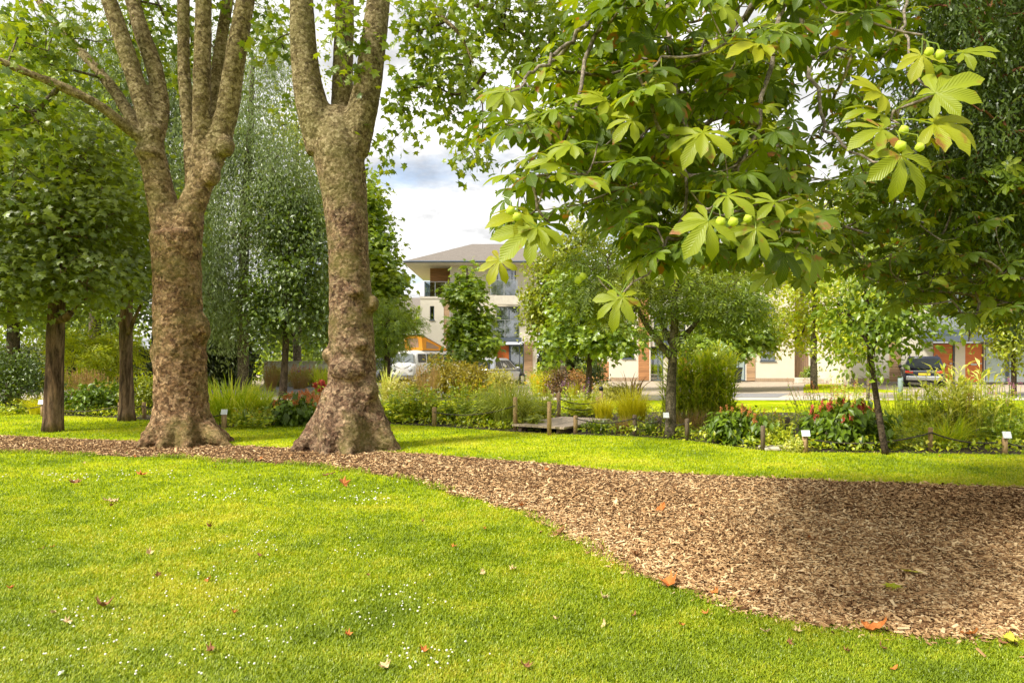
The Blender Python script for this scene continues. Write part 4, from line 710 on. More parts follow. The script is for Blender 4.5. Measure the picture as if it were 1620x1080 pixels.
# camper van: nose towards the camera and the left
van = thing('camper_van', 'white camper van with raised orange pop-up roof', 'camper van', None, (X(672, 40.5), 40.6, .022), math.radians(-118))
def vring(x, hw, zt, zb=.3): return [(x, hw*.92, zb), (x, hw, zb+.2), (x, hw, 1.0), (x, hw*.96, 1.15), (x, hw*.88, zt-.12), (x, hw*.6, zt-.01), (x, 0, zt), (x, -hw*.6, zt-.01), (x, -hw*.88, zt-.12), (x, -hw*.96, 1.15), (x, -hw, 1.0), (x, -hw, zb+.2), (x, -hw*.92, zb)]
vb = loft([vring(-2.2, .72, 1.75), vring(-2.1, .82, 1.9), vring(-1.6, .86, 1.95), vring(1.2, .86, 1.95), vring(1.72, .84, 1.92)]+[[(x, y, z) for x, y, z in vring(2.0, .82, 1.86)]]).build('body', M['paint_white'], van, True); subsurf(vb, 1)
fz = MB(); fz = loft([vring(1.95, .83, 1.3), vring(2.16, .78, 1.2), vring(2.22, .66, 1.08)]).build('nose', M['paint_white'], van, True)
quadpanel(van, 'windscreen', [(2.06, -.68, 1.24), (2.06, .68, 1.24), (1.99, .60, 1.74), (1.99, -.60, 1.74)], plain('van_glass', (0.30, 0.33, 0.34), .06, spec=.8), .02)
for s in (1, -1):
    for a, b_ in ((1.05, 1.75), (-.2, .9), (-1.6, -.4)): quadpanel(van, 'side_window', [(a, s*.815, 1.24), (b_, s*.815, 1.24), (b_, s*.765, 1.72), (a, s*.765, 1.72)], M['dark_glass'], .02)
    hl = MB(); hl.tube([(2.14, s*.56, .86), (2.25, s*.56, .86), (2.27, s*.56, .86)], [.14, .13, .05], 16); hl.build('headlight', M['lamp_clear'], van, True)
    for x in (1.35, -1.3): wheel(van, x, s*.85, .32)
    wp = MB(); wp.tube([(2.11, s*.12, 1.22), (2.075, s*.45, 1.42)], .012, 5); wp.build('wiper', M['black_trim'], van)
bu = MB(); bu.box(2.2, 2.32, -.82, .82, .42, .58); bu.build('bumper', M['steel'], van, bevel=.04)
lidh = lambda x: 2.0+(x+1.5)/2.6*.78
pt = MB(); x0, x1 = -1.5, 1.1; hw = .62
pt.add([(x0, -hw, 1.93), (x1, -hw, 1.93), (x1, hw, 1.93), (x0, hw, 1.93), (x0, -hw, lidh(x0)), (x1+.12, -hw, lidh(x1)), (x1+.12, hw, lidh(x1)), (x0, hw, lidh(x0))], [(0, 1, 5, 4), (1, 2, 6, 5), (2, 3, 7, 6), (3, 0, 4, 7)])
pr = pt.build('pop_up_roof', M['canvas_orange'], van)
ld_ = MB(); ld_.add([(x0-.1, -hw-.06, lidh(x0-.1)), (x1+.2, -hw-.06, lidh(x1+.2)), (x1+.2, hw+.06, lidh(x1+.2)), (x0-.1, hw+.06, lidh(x0-.1)), (x0-.1, -hw-.06, lidh(x0)+.07), (x1+.2, -hw-.06, lidh(x1)+.12), (x1+.2, hw+.06, lidh(x1)+.12), (x0-.1, hw+.06, lidh(x0)+.07)], [(3, 2, 1, 0), (4, 5, 6, 7), (0, 1, 5, 4), (1, 2, 6, 5), (2, 3, 7, 6), (3, 0, 4, 7)]); ld_.build('lid', M['paint_white'], pr)
mw = MB(); mw.add([(1.125, -.36, 2.1), (1.125, .36, 2.1), (1.235, .36, 2.62), (1.235, -.36, 2.62)], [(0, 1, 2, 3)]); mw.build('mesh_window', M['canvas_mesh'], pr)
for s in (1, -1): mw = MB(); mw.add([(-.5, s*(hw+.012), 2.02), (.75, s*(hw+.012), 2.05), (.75, s*(hw+.012), 2.46), (-.5, s*(hw+.012), 2.14)], [(0, 1, 2, 3)]); mw.build('mesh_window', M['canvas_mesh'], pr)

# ================================================================== POSTS, ROPES, SIGNS, BRIDGE
M['post_wood'] = plain('post_wood', (0.36, 0.235, 0.12), .85, var=.25, scale=9, stretch=(6, 6, .8), bump=.4); M['post_dark'] = plain('post_dark', (0.14, 0.10, 0.065), .85, var=.3, scale=9, stretch=(6, 6, .8), bump=.4); M['rope'] = plain('rope', (0.055, 0.045, 0.035), .95, var=.3, scale=60)
M['sign_plate'] = plain('sign_plate', (0.74, 0.76, 0.80), .4, var=.04)
def post_at(px, top, base, w=7): b = G(px, base); return b, (base-top)/F*b[1], w/2/F*b[1]
def rope_fence(label, posts, spans):
    """posts are (column, top row, base row); ropes sag between the listed pairs"""
    b0 = G(posts[0][0], posts[0][2]); r = thing('rope_fence', label, 'rope fence', 'rope fences round the planting', tuple(b0)); tops = []
    for px, tp, bs, *dk in posts:
        b, h, w_ = post_at(px, tp, bs); c = b-b0; w_ = max(.036, min(w_, .05)); a = MB(); a.tube([c+(0, 0, -.05), c+(0, 0, h-.015), c+(0, 0, h)], [w_, w_, w_*.8], 14); a.build('post', M['post_dark' if dk else 'post_wood'], r, True); tops.append((c, h, w_))
    for i, j, k in spans:
        (a, ha, wa), (b, hb, wb) = tops[i], tops[j]; pa = a+(0, 0, ha*k); pb = b+(0, 0, hb*k); t = np.linspace(0, 1, 16)[:, None]; q = (1-t)*pa+t*pb; q[:, 2] -= (4*t*(1-t))[:, 0]*(.05+.035*np.linalg.norm(pb-pa)); q[:, 1] -= wa
        m_ = MB(); m_.tube(q, .011, 6); m_.build('rope', M['rope'], r, True)
    return r
rope_fence('rope fence along the planting at the far left behind the furrowed trunks', [(7, 626, 650), (68, 637, 658), (190, 636, 663), (228, 636, 662), (354, 650, 676)], [(0, 1, .8), (1, 2, .8), (2, 3, .8), (3, 4, .8)])
rope_fence('rope fence from the lone post right of the mossy plane tree to the bridge', [(687, 644, 674), (815, 628, 681)], [(0, 1, .75)])
rope_fence('roped handrail of tall posts along the left side of the footbridge', [(869, 635, 688), (884, 621, 666), (946, 628, 661)], [(0, 1, .7), (1, 2, .8), (1, 2, .55)])
rope_fence('rope fence with stubby posts from the footbridge to the tree with a label', [(910.5, 657, 686), (1004, 656, 689, 1), (1043, 661, 689, 1), (1087, 662, 696, 1)], [(0, 1, .85), (1, 2, .85), (2, 3, .85)])
rope_fence('pair of stubby posts at the stepping stones beside the low shrub', [(1207, 673, 712, 1), (1246, 660, 685, 1)], [])
rope_fence('rope fence before the tall pale reeds at the right edge', [(1275, 688, 715), (1472, 676, 714), (1589, 692, 717), (1690, 690, 722)], [(0, 1, .8), (1, 2, .8), (2, 3, .7)])
bl = MB(); b_ = G(951, 652); bl.tube([b_, b_+(0, 0, .62)], .05, 14); o = bl.build('marker_post', M['post_wood'], None, True); tag(o, 'tall single post with dark cap beyond the footbridge', 'post'); c_ = MB(); c_.tube([b_+(0, 0, .622), b_+(0, 0, .70), b_+(0, 0, .73)], [.065, .06, .03], 14); c_.build('cap', M['black_trim'], o, True)
bo = thing('bollard', 'grey metal bollard standing before the dark estate car', 'bollard', None, tuple(G(1424.5, 634))); a = MB(); a.tube([(0, 0, 0), (0, 0, .82), (0, 0, .86)], [.085, .085, .07], 16); a.build('shaft', plain('bollard_grey', (0.25, 0.31, 0.33), .5), bo, True); a = MB(); a.tube([(0, 0, 0), (0, 0, .2)], .095, 16); a.build('base', M['post_dark'], bo, True)
def sign(label, px, top, bot, base, w, post=True, Y=None):
    b = G(px, base); Yd = Y or b[1]; s = thing('plant_sign', label, 'plant sign', 'small white plant signs', (X(px, Yd), Yd, 0)); z0, z1 = Z(bot, Yd), Z(top, Yd); ww = w/2/F*Yd
    p = MB(); p.add([(-ww, -.065, z0), (ww, -.065, z0), (ww, -.03, z1), (-ww, -.03, z1), (-ww, -.055, z0-.004), (ww, -.055, z0-.004), (ww, -.02, z1-.004), (-ww, -.02, z1-.004)], [(0, 1, 2, 3), (7, 6, 5, 4), (0, 4, 5, 1), (1, 5, 6, 2), (2, 6, 7, 3), (3, 7, 4, 0)]); p.build('plate', M['sign_plate'], s)
    if post: q = MB(); q.tube([(0, 0, -.05), (0, 0, z0+.02)], .038, 12); q.build('post', M['post_wood'], s, True)
sign('white plant sign on its stake just left of the furrowed trunk at the far left', 67, 632, 639, 659, 9); sign('white plant sign on a stake to the right of the many-stemmed plane tree', 356, 647, 655, 678, 10)
sign('small white plant sign fixed to the trunk of the lawn tree near the bridge', 1053, 652, 660, 690, 9, False, 12.98); sign('grey-white plant sign on a stake at the left end of the red-flowered broad-leaved clump', 1273, 680, 689, 716, 13); sign('white plant sign on a stake among tall weeds at the right edge', 1590, 682, 692, 718, 13)
br = thing('footbridge', 'low timber plank footbridge leading into the planting', 'footbridge', None, (.52, 14.0, 0), math.radians(-33))
for i in range(11): 
    a = MB(); a.box(-.62, .62, i*.2, i*.2+.185, .11, .15); pl_ = a.build('plank', M['deck_board'], br)
for s in (-.5, .42): a = MB(); a.box(s, s+.08, .05, 2.15, -.02, .107); a.build('beam', M['post_dark'], br)
st = MB(); b_ = G(1232, 711); st.box(b_[0]-.28, b_[0]+.28, b_[1]-.15, b_[1]+.2, 0, .05); tag(st.build('stepping_stone', M['kerb_stone'], None, bevel=.015), 'pale stepping stone at the gap between two broad-leaved clumps', 'stone')
pb_ = G(1282, 606); pt_ = thing('planter', 'low pale planter with small shrub by the board fence', 'planter', None, (X(1282, 40.5), 40.5, .02)); a = MB(); a.box(-.85, .85, -.25, .25, 0, .32); a.build('trough', M['fascia'], pt_, bevel=.02)
a = MB(); e = in_blob((0, 0, .65), (.6, .3, .4), 26); scatter(a, e, 40, (.13, .1), OVAL, .12, np.array([0, 0, .3])); a.build('foliage', M['lf_mid'], pt_)
wb = thing('waste_bin', 'dark bin standing by the glass porch of the house with brick plinth', 'bin', None, (X(1165, 41.5), 41.5, .02)); a = MB(); a.add([(-.2, -.2, 0), (.2, -.2, 0), (.2, .2, 0), (-.2, .2, 0), (-.28, -.28, .85), (.28, -.28, .85), (.28, .28, .85), (-.28, .28, .85)], [(0, 1, 5, 4), (1, 2, 6, 5), (2, 3, 7, 6), (3, 0, 4, 7), (4, 5, 6, 7)]); a.build('body', M['black_trim'], wb); a = MB(); a.box(-.3, .3, -.3, .3, .855, .92); a.build('lid', M['black_trim'], wb, bevel=.02)
# ================================================================== GARDEN AND BACKGROUND TREES
def TR(lst, Y): return [tuple(P(x, y, Y+dy))+(r*Y/F,) for x, y, r, dy in lst]
def onground(lst):
    l = [list(q) for q in lst]; l[0][2] = 0.0; return [tuple(q) for q in l]
def tr(name, label, Y, trunk, blobs, T, size, lm, bm_, **kw):
    ex = [TR(e, Y) for e in kw.pop('extra', ())]
    t = onground(TR(trunk, Y)); return tree(name, label, t, blobs, T, size, M[lm], M[bm_], extra=ex, **kw)
GL, GBk = 'maples and limes on the left lawn', 'trees closing the view at the left'
tr('maple_tree', 'dark maple with deeply furrowed trunk and a broken branch stub, nearest the left edge', 14.3, [(84, 680, 15, 0), (86, 600, 13, 0), (88, 520, 12.5, 0), (91, 460, 12, 0), (95, 380, 10, 0), (98, 260, 7, 0)],
   [B(40, 330, 13.8, 130, 110, 120, 2.2), B(150, 330, 14.0, 85, 100, 60, 1.8), B(90, 220, 14.4, 120, 70, 60, 2.2), B(60, 445, 13.9, 95, 36, 30, 1.6), B(20, 480, 13.6, 50, 18, 8, 1), B(135, 455, 13.7, 50, 22, 10, 1), B(-90, 330, 14.2, 70, 130, 40, 2)], MAPLE, .125, 'lf_maple', 'furrow_bark', per=46, sig=(.5, .2), cat='maple tree', droop=.65, flatv=1.2, group=GL, extra=[[(92, 505, 7, -.1), (104, 503, 6.5, -.25), (112, 494, 5, -.3)]], r0=.005, flare=.15)
tr('maple_tree', 'slimmer maple with thin upswept low twigs, standing between two rope posts', 16.7, [(201, 664, 12, 0), (200, 600, 9.5, 0), (199, 540, 9.5, 0), (200, 490, 9, 0), (202, 420, 7, 0), (204, 330, 5, 0)],
   [B(195, 410, 16.4, 62, 62, 50, 1.3), B(205, 330, 16.6, 60, 50, 34, 1.3), B(140, 400, 16.6, 40, 50, 20, 1.2)], MAPLE, .12, 'lf_maple', 'furrow_bark', per=42, sig=(.42, .2), cat='maple tree', droop=.6, flatv=1.1, group=GL, extra=[[(203, 528, 4, -.1), (214, 500, 2.6, -.2), (226, 478, 2, -.3)], [(197, 530, 3.4, 0), (186, 505, 2, 0), (176, 498, 1.5, 0)]], r0=.005, flare=.25)
tr('birch_tree', 'tall pale silver-green weeping tree behind the fork between both plane trees', 27, [(385, 600, 9, 0), (384, 480, 8, 0), (388, 330, 7, 0), (396, 200, 5, 0), (400, 90, 3, 0)],
   [B(400, 190, 27, 95, 120, 60), B(450, 290, 26.6, 80, 120, 60), B(350, 380, 26.4, 70, 140, 60), B(420, 90, 27, 70, 70, 24), B(340, 490, 26, 46, 60, 26), B(485, 380, 27, 60, 110, 40), B(370, 250, 27, 70, 90, 36)], NARROW, .16, 'lf_pale', 'grey_bark', per=170, sig=(.4, .7), cat='birch tree', droop=1.0, flatv=.3, group=GBk, r0=.006, flare=.1)
tr('willow_tree', 'grey-leaved tall tree with bright gaps of sky, behind the many-stemmed plane tree', 29, [(150, 600, 9, 0), (150, 420, 8, 0), (148, 260, 6, 0), (152, 120, 3, 0)],
   [B(130, 150, 29, 110, 110, 75), B(230, 120, 29, 90, 130, 60), B(250, 300, 29, 70, 120, 60), B(60, 120, 30, 80, 110, 40), B(300, 330, 29, 50, 110, 36)], NARROW, .27, 'lf_pale', 'grey_bark', per=120, sig=(.45, .7), cat='willow tree', droop=1.0, flatv=.3, group=GBk, r0=.006, flare=.1)
tr('lime_tree', 'dark dense tree high at the upper left corner behind the maples', 24, [(20, 610, 10, 0), (22, 450, 8, 0), (30, 300, 6, 0), (40, 150, 4, 0)],
   [B(30, 200, 24, 130, 110, 110), B(120, 300, 24.5, 120, 90, 80), B(-60, 350, 24, 110, 120, 70), B(60, 450, 24.5, 130, 60, 60)], OVAL, .24, 'lf_mid', 'dark_bark', per=60, sig=(.6, .3), cat='lime tree', group=GBk, r0=.008)
tr('oak_tree', 'dark evergreen mass of a tree between the maples and the silvery tree', 33, [(250, 605, 10, 0), (250, 470, 8, 0), (252, 330, 5, 0)],
   [B(260, 440, 33, 130, 90, 120), B(150, 440, 33, 80, 70, 50), B(360, 500, 32, 90, 60, 60), B(230, 300, 34, 110, 100, 60)], OVAL, .26, 'lf_dark', 'dark_bark', per=60, sig=(.7, .4), cat='oak tree', group=GBk, r0=.008)
tr('ash_tree', 'thin-trunked dark tree on the garden lawn between the two plane trees', 25.9, [(447, 630, 7, 0), (450, 590, 5.5, 0), (453, 520, 5, 0), (454, 420, 4, 0), (458, 320, 2.5, 0)],
   [B(455, 460, 25.9, 60, 95, 90), B(440, 330, 26, 45, 70, 40), B(480, 380, 26, 45, 80, 46), B(415, 500, 25.6, 36, 50, 30), B(500, 500, 25.8, 30, 60, 24)], OVAL, .19, 'lf_dark', 'dark_bark', per=44, sig=(.32, .24), cat='ash tree', droop=.6, r0=.006, flare=.1)
tr('lime_tree', 'bright green tree showing on both sides of the mossy plane tree', 33, [(575, 600, 7, 0), (578, 500, 6, 0), (582, 380, 4, 0)],
   [B(590, 400, 33, 48, 85, 70), B(575, 330, 33, 30, 60, 26), B(605, 470, 32.5, 34, 60, 40), B(520, 480, 33, 40, 90, 46)], MAPLE, .26, 'lf_mid', 'grey_bark', per=46, sig=(.36, .28), cat='lime tree', droop=.5, r0=.006)
tr('plum_tree', 'low broad tree with drooping lower sprays left of the camper van', 29, [(612, 612, 6, 0), (613, 560, 5, 0), (614, 500, 3.5, 0)],
   [B(615, 512, 29, 42, 42, 60), B(594, 552, 29, 26, 30, 24), B(645, 505, 29.2, 18, 14, 10)], ASHL, .30, 'lf_mid', 'dark_bark', per=24, sig=(.28, .2), cat='plum tree', droop=.6, r0=.006)
tr('sweetgum_tree', 'upright bright green young tree standing before the tall cream house', 32, [(742, 612, 4.5, 0), (741, 560, 4, 0), (740, 490, 3, 0), (739, 425, 1.5, 0)],
   [B(740, 462, 32, 20, 36, 34), B(738, 520, 32, 30, 34, 44), B(745, 550, 31.7, 32, 20, 34), B(770, 545, 31.6, 22, 16, 14), B(716, 470, 32, 18, 10, 7), B(772, 500, 32, 14, 10, 6)], MAPLE, .25, 'lf_gum', 'grey_bark', per=34, sig=(.26, .2), cat='sweetgum tree', droop=.55, r0=.005, flare=.1)
tr('maple_tree', 'yellow-green tree overlapping the right end of the tall cream house', 30, [(893, 605, 6, 0), (890, 560, 5, 0), (880, 490, 4, 0), (872, 420, 2.5, 0)],
   [B(864, 480, 30, 32, 60, 56), B(885, 420, 30, 46, 50, 60), B(905, 500, 30, 36, 50, 40), B(848, 500, 29.6, 12, 24, 8), B(930, 380, 30.5, 50, 60, 40)], OVAL, .20, 'lf_yellow', 'grey_bark', per=54, sig=(.32, .24), cat='maple tree', droop=.5, r0=.006, flare=.1)
tr('maple_tree', 'small straight maple of cool green by the footbridge, trunk above the bed edge', 24.6, [(931, 627, 5.5, 0), (932, 590, 4.5, 0), (934, 550, 4, 0), (936, 480, 2.5, 0)],
   [B(935, 530, 24.6, 62, 40, 80), B(930, 470, 24.6, 55, 50, 60), B(985, 530, 24.4, 36, 36, 26), B(880, 535, 24.6, 22, 24, 12)], MAPLE, .18, 'lf_gum', 'dark_bark', per=34, sig=(.3, .18), cat='maple tree', droop=.6, r0=.005, flare=.1)
tr('ash_tree', 'pale-trunked lawn tree wearing a small white sign, its dark limbs spreading', 13.1, [(1061, 692, 9.5, 0), (1061, 650, 8, 0), (1062, 600, 7.2, 0), (1065, 560, 7, 0), (1067, 510, 6, 0), (1068, 450, 6, 0), (1072, 380, 4, 0), (1075, 310, 2.5, 0)],
   [B(1050, 440, 13.1, 120, 90, 110, 1.5), B(970, 430, 13.2, 80, 60, 50, 1.2), B(1130, 460, 13, 90, 60, 56, 1.3), B(1060, 330, 13.3, 130, 70, 70, 1.5), B(1160, 490, 12.8, 60, 40, 26, 1), B(940, 480, 13, 50, 30, 18, 1)], ASHL, .24, 'lf_ash', 'grey_bark', per=15, sig=(.20, .13), cat='ash tree', droop=.75, r0=.0036, flare=.3, flatv=.9,
   extra=[[(1064, 568, 6, 0), (1045, 545, 5, 0), (1022, 515, 4.2, -.1), (1000, 470, 3, -.2), (985, 430, 2, -.3)], [(1064, 545, 5, .1), (1050, 520, 4, .3), (1040, 490, 3, .5), (1030, 430, 2, .7)], [(1068, 548, 6, 0), (1085, 530, 4.5, .1), (1105, 505, 3.5, .2), (1150, 460, 2.6, .2), (1180, 430, 1.8, .2)]])
tr('sweetgum_tree', 'dome-shaped light green tree in front of the house with the brick plinth', 31, [(1138, 606, 4.5, 0), (1138, 570, 4, 0), (1139, 530, 3, 0), (1140, 480, 2, 0)],
   [B(1140, 545, 31, 70, 26, 80), B(1135, 500, 31, 60, 40, 60), B(1195, 535, 31, 36, 18, 26), B(1150, 450, 31, 55, 40, 46)], MAPLE, .25, 'lf_gum', 'dark_bark', per=36, sig=(.3, .18), cat='sweetgum tree', droop=.6, r0=.005, flare=.1)
tr('acacia_tree', 'airy yellow-green tree with grey trunk on the small grass verge', 33, [(1288, 612, 5.5, 0), (1287, 570, 5, 0), (1288, 510, 4, 0), (1290, 430, 3, 0), (1292, 340, 1.6, 0)],
   [B(1280, 500, 33, 75, 60, 90), B(1290, 420, 33, 85, 60, 80), B(1300, 350, 33, 60, 50, 40), B(1215, 530, 32.6, 40, 26, 20), B(1340, 520, 33, 46, 46, 40), B(1240, 380, 33.5, 50, 50, 34), B(1255, 300, 33, 24, 26, 10)], OVAL, .22, 'lf_lime', 'grey_bark', per=46, sig=(.36, .26), cat='acacia tree', droop=.5, r0=.006, flare=.1)
tr('cherry_tree', 'slender leaning dark-stemmed young tree on the lawn at the right', 10.9, [(1401, 719, 5.6, 0), (1391, 660, 4.8, 0), (1382, 600, 4.3, 0), (1377, 560, 4, 0), (1374, 530, 3.6, 0), (1372, 480, 3, 0), (1364, 400, 1.8, 0)],
   [B(1380, 490, 10.9, 95, 62, 56, 1.1), B(1432, 510, 10.7, 56, 36, 26, .7), B(1350, 560, 10.9, 40, 24, 12, .5), B(1400, 430, 11, 80, 50, 40, .9)], OVAL, .115, 'lf_mid', 'dark_bark', per=28, sig=(.24, .14), cat='cherry tree', droop=.6, r0=.0026, flare=.1,
   extra=[[(1378, 556, 4, 0), (1388, 530, 3.4, -.05), (1398, 500, 2.8, -.1), (1420, 455, 2, -.2)], [(1375, 545, 3.5, 0), (1362, 525, 2.6, .1), (1345, 500, 2, .2), (1325, 480, 1.4, .3)]], sides=10)
tr('holm_oak_tree', 'dark evergreen tree in shade behind the chestnut at the right edge', 15.5, [(1690, 705, 16, 0), (1680, 600, 14, 0), (1660, 480, 12, 0), (1620, 360, 8, 0), (1590, 260, 4, 0)],
   [B(1430, 300, 15.3, 120, 80, 60, 1.6), B(1560, 330, 15.5, 120, 120, 90, 1.8), B(1600, 450, 15.3, 90, 70, 44, 1.4), B(1370, 370, 15.2, 70, 60, 30, 1.1), B(1480, 420, 15.3, 90, 50, 34, 1.3), B(1560, 120, 15.6, 150, 120, 70, 1.8)], OVAL, .15, 'lf_dark', 'dark_bark', per=44, sig=(.3, .2), cat='evergreen tree', droop=.5, r0=.005)
tr('rowan_tree', 'thin pale sapling rising through the planting left of the grey bollard', 25, [(1373, 640, 3, 0), (1374, 600, 2.6, 0), (1374, 560, 2.4, 0), (1376, 500, 1.6, 0)],
   [B(1376, 520, 25, 46, 36, 44), B(1385, 470, 25, 46, 40, 34)], OVAL, .17, 'lf_lime', 'grey_bark', per=34, sig=(.26, .2), cat='rowan tree', r0=.004, flare=.05, sides=8)
tr('rowan_tree', 'pale-leaved tree before the glazed panels at the right edge', 27, [(1604, 628, 4, 0), (1604, 580, 3.5, 0), (1602, 520, 3, 0), (1600, 460, 2, 0)],
   [B(1592, 520, 27, 46, 40, 60), B(1630, 480, 27, 50, 60, 50), B(1575, 470, 27, 40, 40, 34), B(1600, 560, 27, 24, 20, 12)], OVAL, .17, 'lf_yellow', 'dark_bark', per=44, sig=(.28, .2), cat='rowan tree', r0=.005)
# far wood behind the roofs and hedges closing the gaps
tr('lime_tree', 'dark leafy tree closing the gap between the tall house and the next', 52, [(905, 596, 7, 0), (905, 540, 6, 0), (905, 470, 3, 0)], [B(905, 500, 52, 75, 80, 90), B(960, 520, 53, 40, 70, 40), B(880, 560, 51, 50, 36, 30)], OVAL, .42, 'lf_dark', 'dark_bark', per=44, sig=(.7, .5), cat='lime tree', r0=.01, group='far trees')
tr('lime_tree', 'leafy tree rising beyond the pale garden wall', 46, [(470, 598, 7, 0), (470, 560, 6, 0), (472, 500, 3, 0)], [B(440, 520, 46, 70, 70, 70), B(520, 530, 46, 60, 70, 60), B(470, 572, 45, 90, 20, 40)], OVAL, .40, 'lf_mid', 'dark_bark', per=44, sig=(.7, .5), cat='lime tree', r0=.01, group='far trees')
tr('lime_tree', 'leafy tree behind the camper van and the neighbouring roof', 56, [(620, 593, 7, 0), (620, 560, 6, 0), (620, 520, 3, 0)], [B(615, 540, 56, 40, 46, 50)], OVAL, .42, 'lf_mid', 'dark_bark', per=44, sig=(.7, .5), cat='lime tree', r0=.01, group='far trees')
tr('poplar_tree', 'light green tall tree showing high between both plane trees', 38, [(470, 598, 7, 0), (470, 470, 6, 0), (470, 330, 4, 0), (470, 200, 2, 0)], [B(470, 210, 38, 60, 130, 70), B(420, 330, 38, 60, 100, 50), B(500, 330, 38, 50, 100, 50), B(350, 160, 38.5, 90, 110, 50)], OVAL, .22, 'lf_yellow', 'grey_bark', per=46, sig=(.5, .5), cat='poplar tree', r0=.007, group=GBk)
for i, (px, Y, w_, h_, l) in enumerate([(-160, 60, 190, 330, 'broad far tree beyond the left edge of the maples'), (90, 58, 150, 120, 'low far tree whose pale top shows between the two maples'), (1040, 70, 120, 150, 'far tree rising between the two cream houses in the middle'), (1250, 72, 110, 130, 'far tree peeping over the fence panel right of the plinth house'), (1760, 56, 130, 260, 'far tree beyond the right edge past the glazed panels')]):
    tr('broadleaf_tree', l, Y, [(px, 596, 7, 0), (px, 540, 6, 0), (px, 480, 3, 0)], [B(px, 565-h_*.5, Y, w_*.8, h_*.5, 90), B(px+w_*.3, 565-h_*.3, Y, w_*.5, h_*.3, 40)], OVAL, .5, 'lf_mid', 'dark_bark', per=46, sig=(1.2, .8), cat='tree', r0=.012, group='far trees')
# ================================================================== PLANTING
def blades(mb, n, rb, h, reach, wd, arch=1.0, seg=6, twist=.3, hv=.25, lean=(0, 0)):
    ph = rng.uniform(0, 2*PI, n); rr = rb*np.sqrt(rng.uniform(0, 1, n)); hh = h*(1-hv*rng.uniform(0, 1, n)**1.0); re = reach*rng.uniform(.15, 1.0, n); t = np.linspace(0, 1, seg+1)
    dirx, diry = np.cos(ph), np.sin(ph); p2 = ph+rng.normal(0, .5, n)
    x = (rr*np.cos(p2))[:, None]+(dirx*re)[:, None]*t**2.1+lean[0]*t**2; y = (rr*np.sin(p2))[:, None]+(diry*re)[:, None]*t**2.1+lean[1]*t**2
    z = hh[:, None]*(t-arch*.42*t**3.2*(re/max(reach, 1e-6))[:, None])
    c = np.stack([x, y, z], -1); w_ = wd*(1-.94*t**1.6)*(.5+.5*np.minimum(1, t*4+.3)); a2 = ph+PI/2+rng.normal(0, twist, n); s = np.stack([np.cos(a2), np.sin(a2), rng.normal(0, .15, n)], -1)
    L = c-s[:, None]*w_[None, :, None]; R_ = c+s[:, None]*w_[None, :, None]; v = np.concatenate([L, R_], 1); m = seg+1
    i = np.arange(seg); q = np.stack([i, m+i, m+i+1, i+1], 1)[None]+(np.arange(n)*2*m)[:, None, None]; mb.add(v, q)
def clump(label, px, base, hpx, wpx, m, n=260, arch=1.0, wd=.006, name='ornamental_grass', cat='grass plant', group=None, Y=None, hv=.35, plume=None, rb=.22, rk=.62):
    Y = Y or GY(base); k = Y/F; o = thing(name, label, cat, group, (X(px, Y), Y, 0.0)); mb = MB(); blades(mb, n, wpx*k*rb, hpx*k*1.12, wpx*k*rk, wd, arch, hv=hv); mb.build('foliage', M[m], o)
    if plume:
        pm = MB(); sm = MB(); cnt = plume[1]; a = rng.uniform(0, 2*PI, cnt); r_ = wpx*k*.3*np.sqrt(rng.uniform(0, 1, cnt))
        for x, y in zip(r_*np.cos(a), r_*np.sin(a)):
            h = hpx*k*rng.uniform(.9, 1.2); tip = np.array([x*1.6, y*1.6, h]); sm.tube([(x*.5, y*.5, 0), (x, y, h*.6), tip], .0025, 4)
            e = tip-np.c_[np.zeros(14), np.zeros(14), np.linspace(0, .26, 14)]; d = rdir(14)*.5+np.array([0, 0, 1.]); put(pm, NARROW, e, d, rdir(14), .07)
        sm.build('stem', M['gr_tan'], o); pm.build('plume', M[plume[0]], o)
    return o
def shrub(label, px, base, hpx, wpx, lm, T=OVAL, size=.07, n=60, per=40, sig=(.13, .1), name='garden_shrub', cat='shrub', group=None, Y=None, droop=.3, flatv=.6, flowers=None, bm_='twig', shell=.35, dep=.8, zlow=.0):
    Y = Y or GY(base); k = Y/F; w_, h = wpx*k/2, hpx*k; o = thing(name, label, cat, group, (X(px, Y), Y, 0.0))
    e = in_blob((0, 0, h*.5), (w_*.86, w_*dep, h*.44), n, shell); lb = MB(); scatter(lb, e, per, sig, T, size, np.array([0, 0, h*.2]), droop, flatv, .5); bb = MB(); grow(bb, [(0, 0, 0), (w_*.2, 0, .06), (-w_*.2, 0, .06), (0, w_*.2, .05)], e, .0025, 4, .1)
    v = lb.v[-1]; v[:, 2] = np.maximum(v[:, 2], .015)
    bb.build('stems' if False else 'branchwork', M[bm_], o); lb.build('foliage', M[lm], o)
    if flowers:
        fm, cnt, length, fs = flowers; fb = MB(); sb = MB(); a = rng.uniform(0, 2*PI, cnt); r_ = w_*.85*np.sqrt(rng.uniform(0, 1, cnt))
        for x, y in zip(r_*np.cos(a), r_*np.sin(a)):
            z0 = h*.93*math.sqrt(max(.15, 1-(x*x+y*y)/(w_*w_*1.1))); top = np.array([x*1.08, y*1.08, z0+length*rng.uniform(.9, 1.8)]); sb.tube([(x*.8, y*.8, z0*.6), (x, y, z0), top], .003, 4)
            q = 24; pos = top-np.c_[np.zeros(q), np.zeros(q), rng.uniform(0, length, q)]+rng.normal(size=(q, 3))*.008; put(fb, OVAL, pos, rdir(q)+np.array([0, 0, .6]), rdir(q), fs*1.7)
        sb.build('flower_stem', M['lf_perennial'], o); fb.build('flower', M[fm], o)
    return o
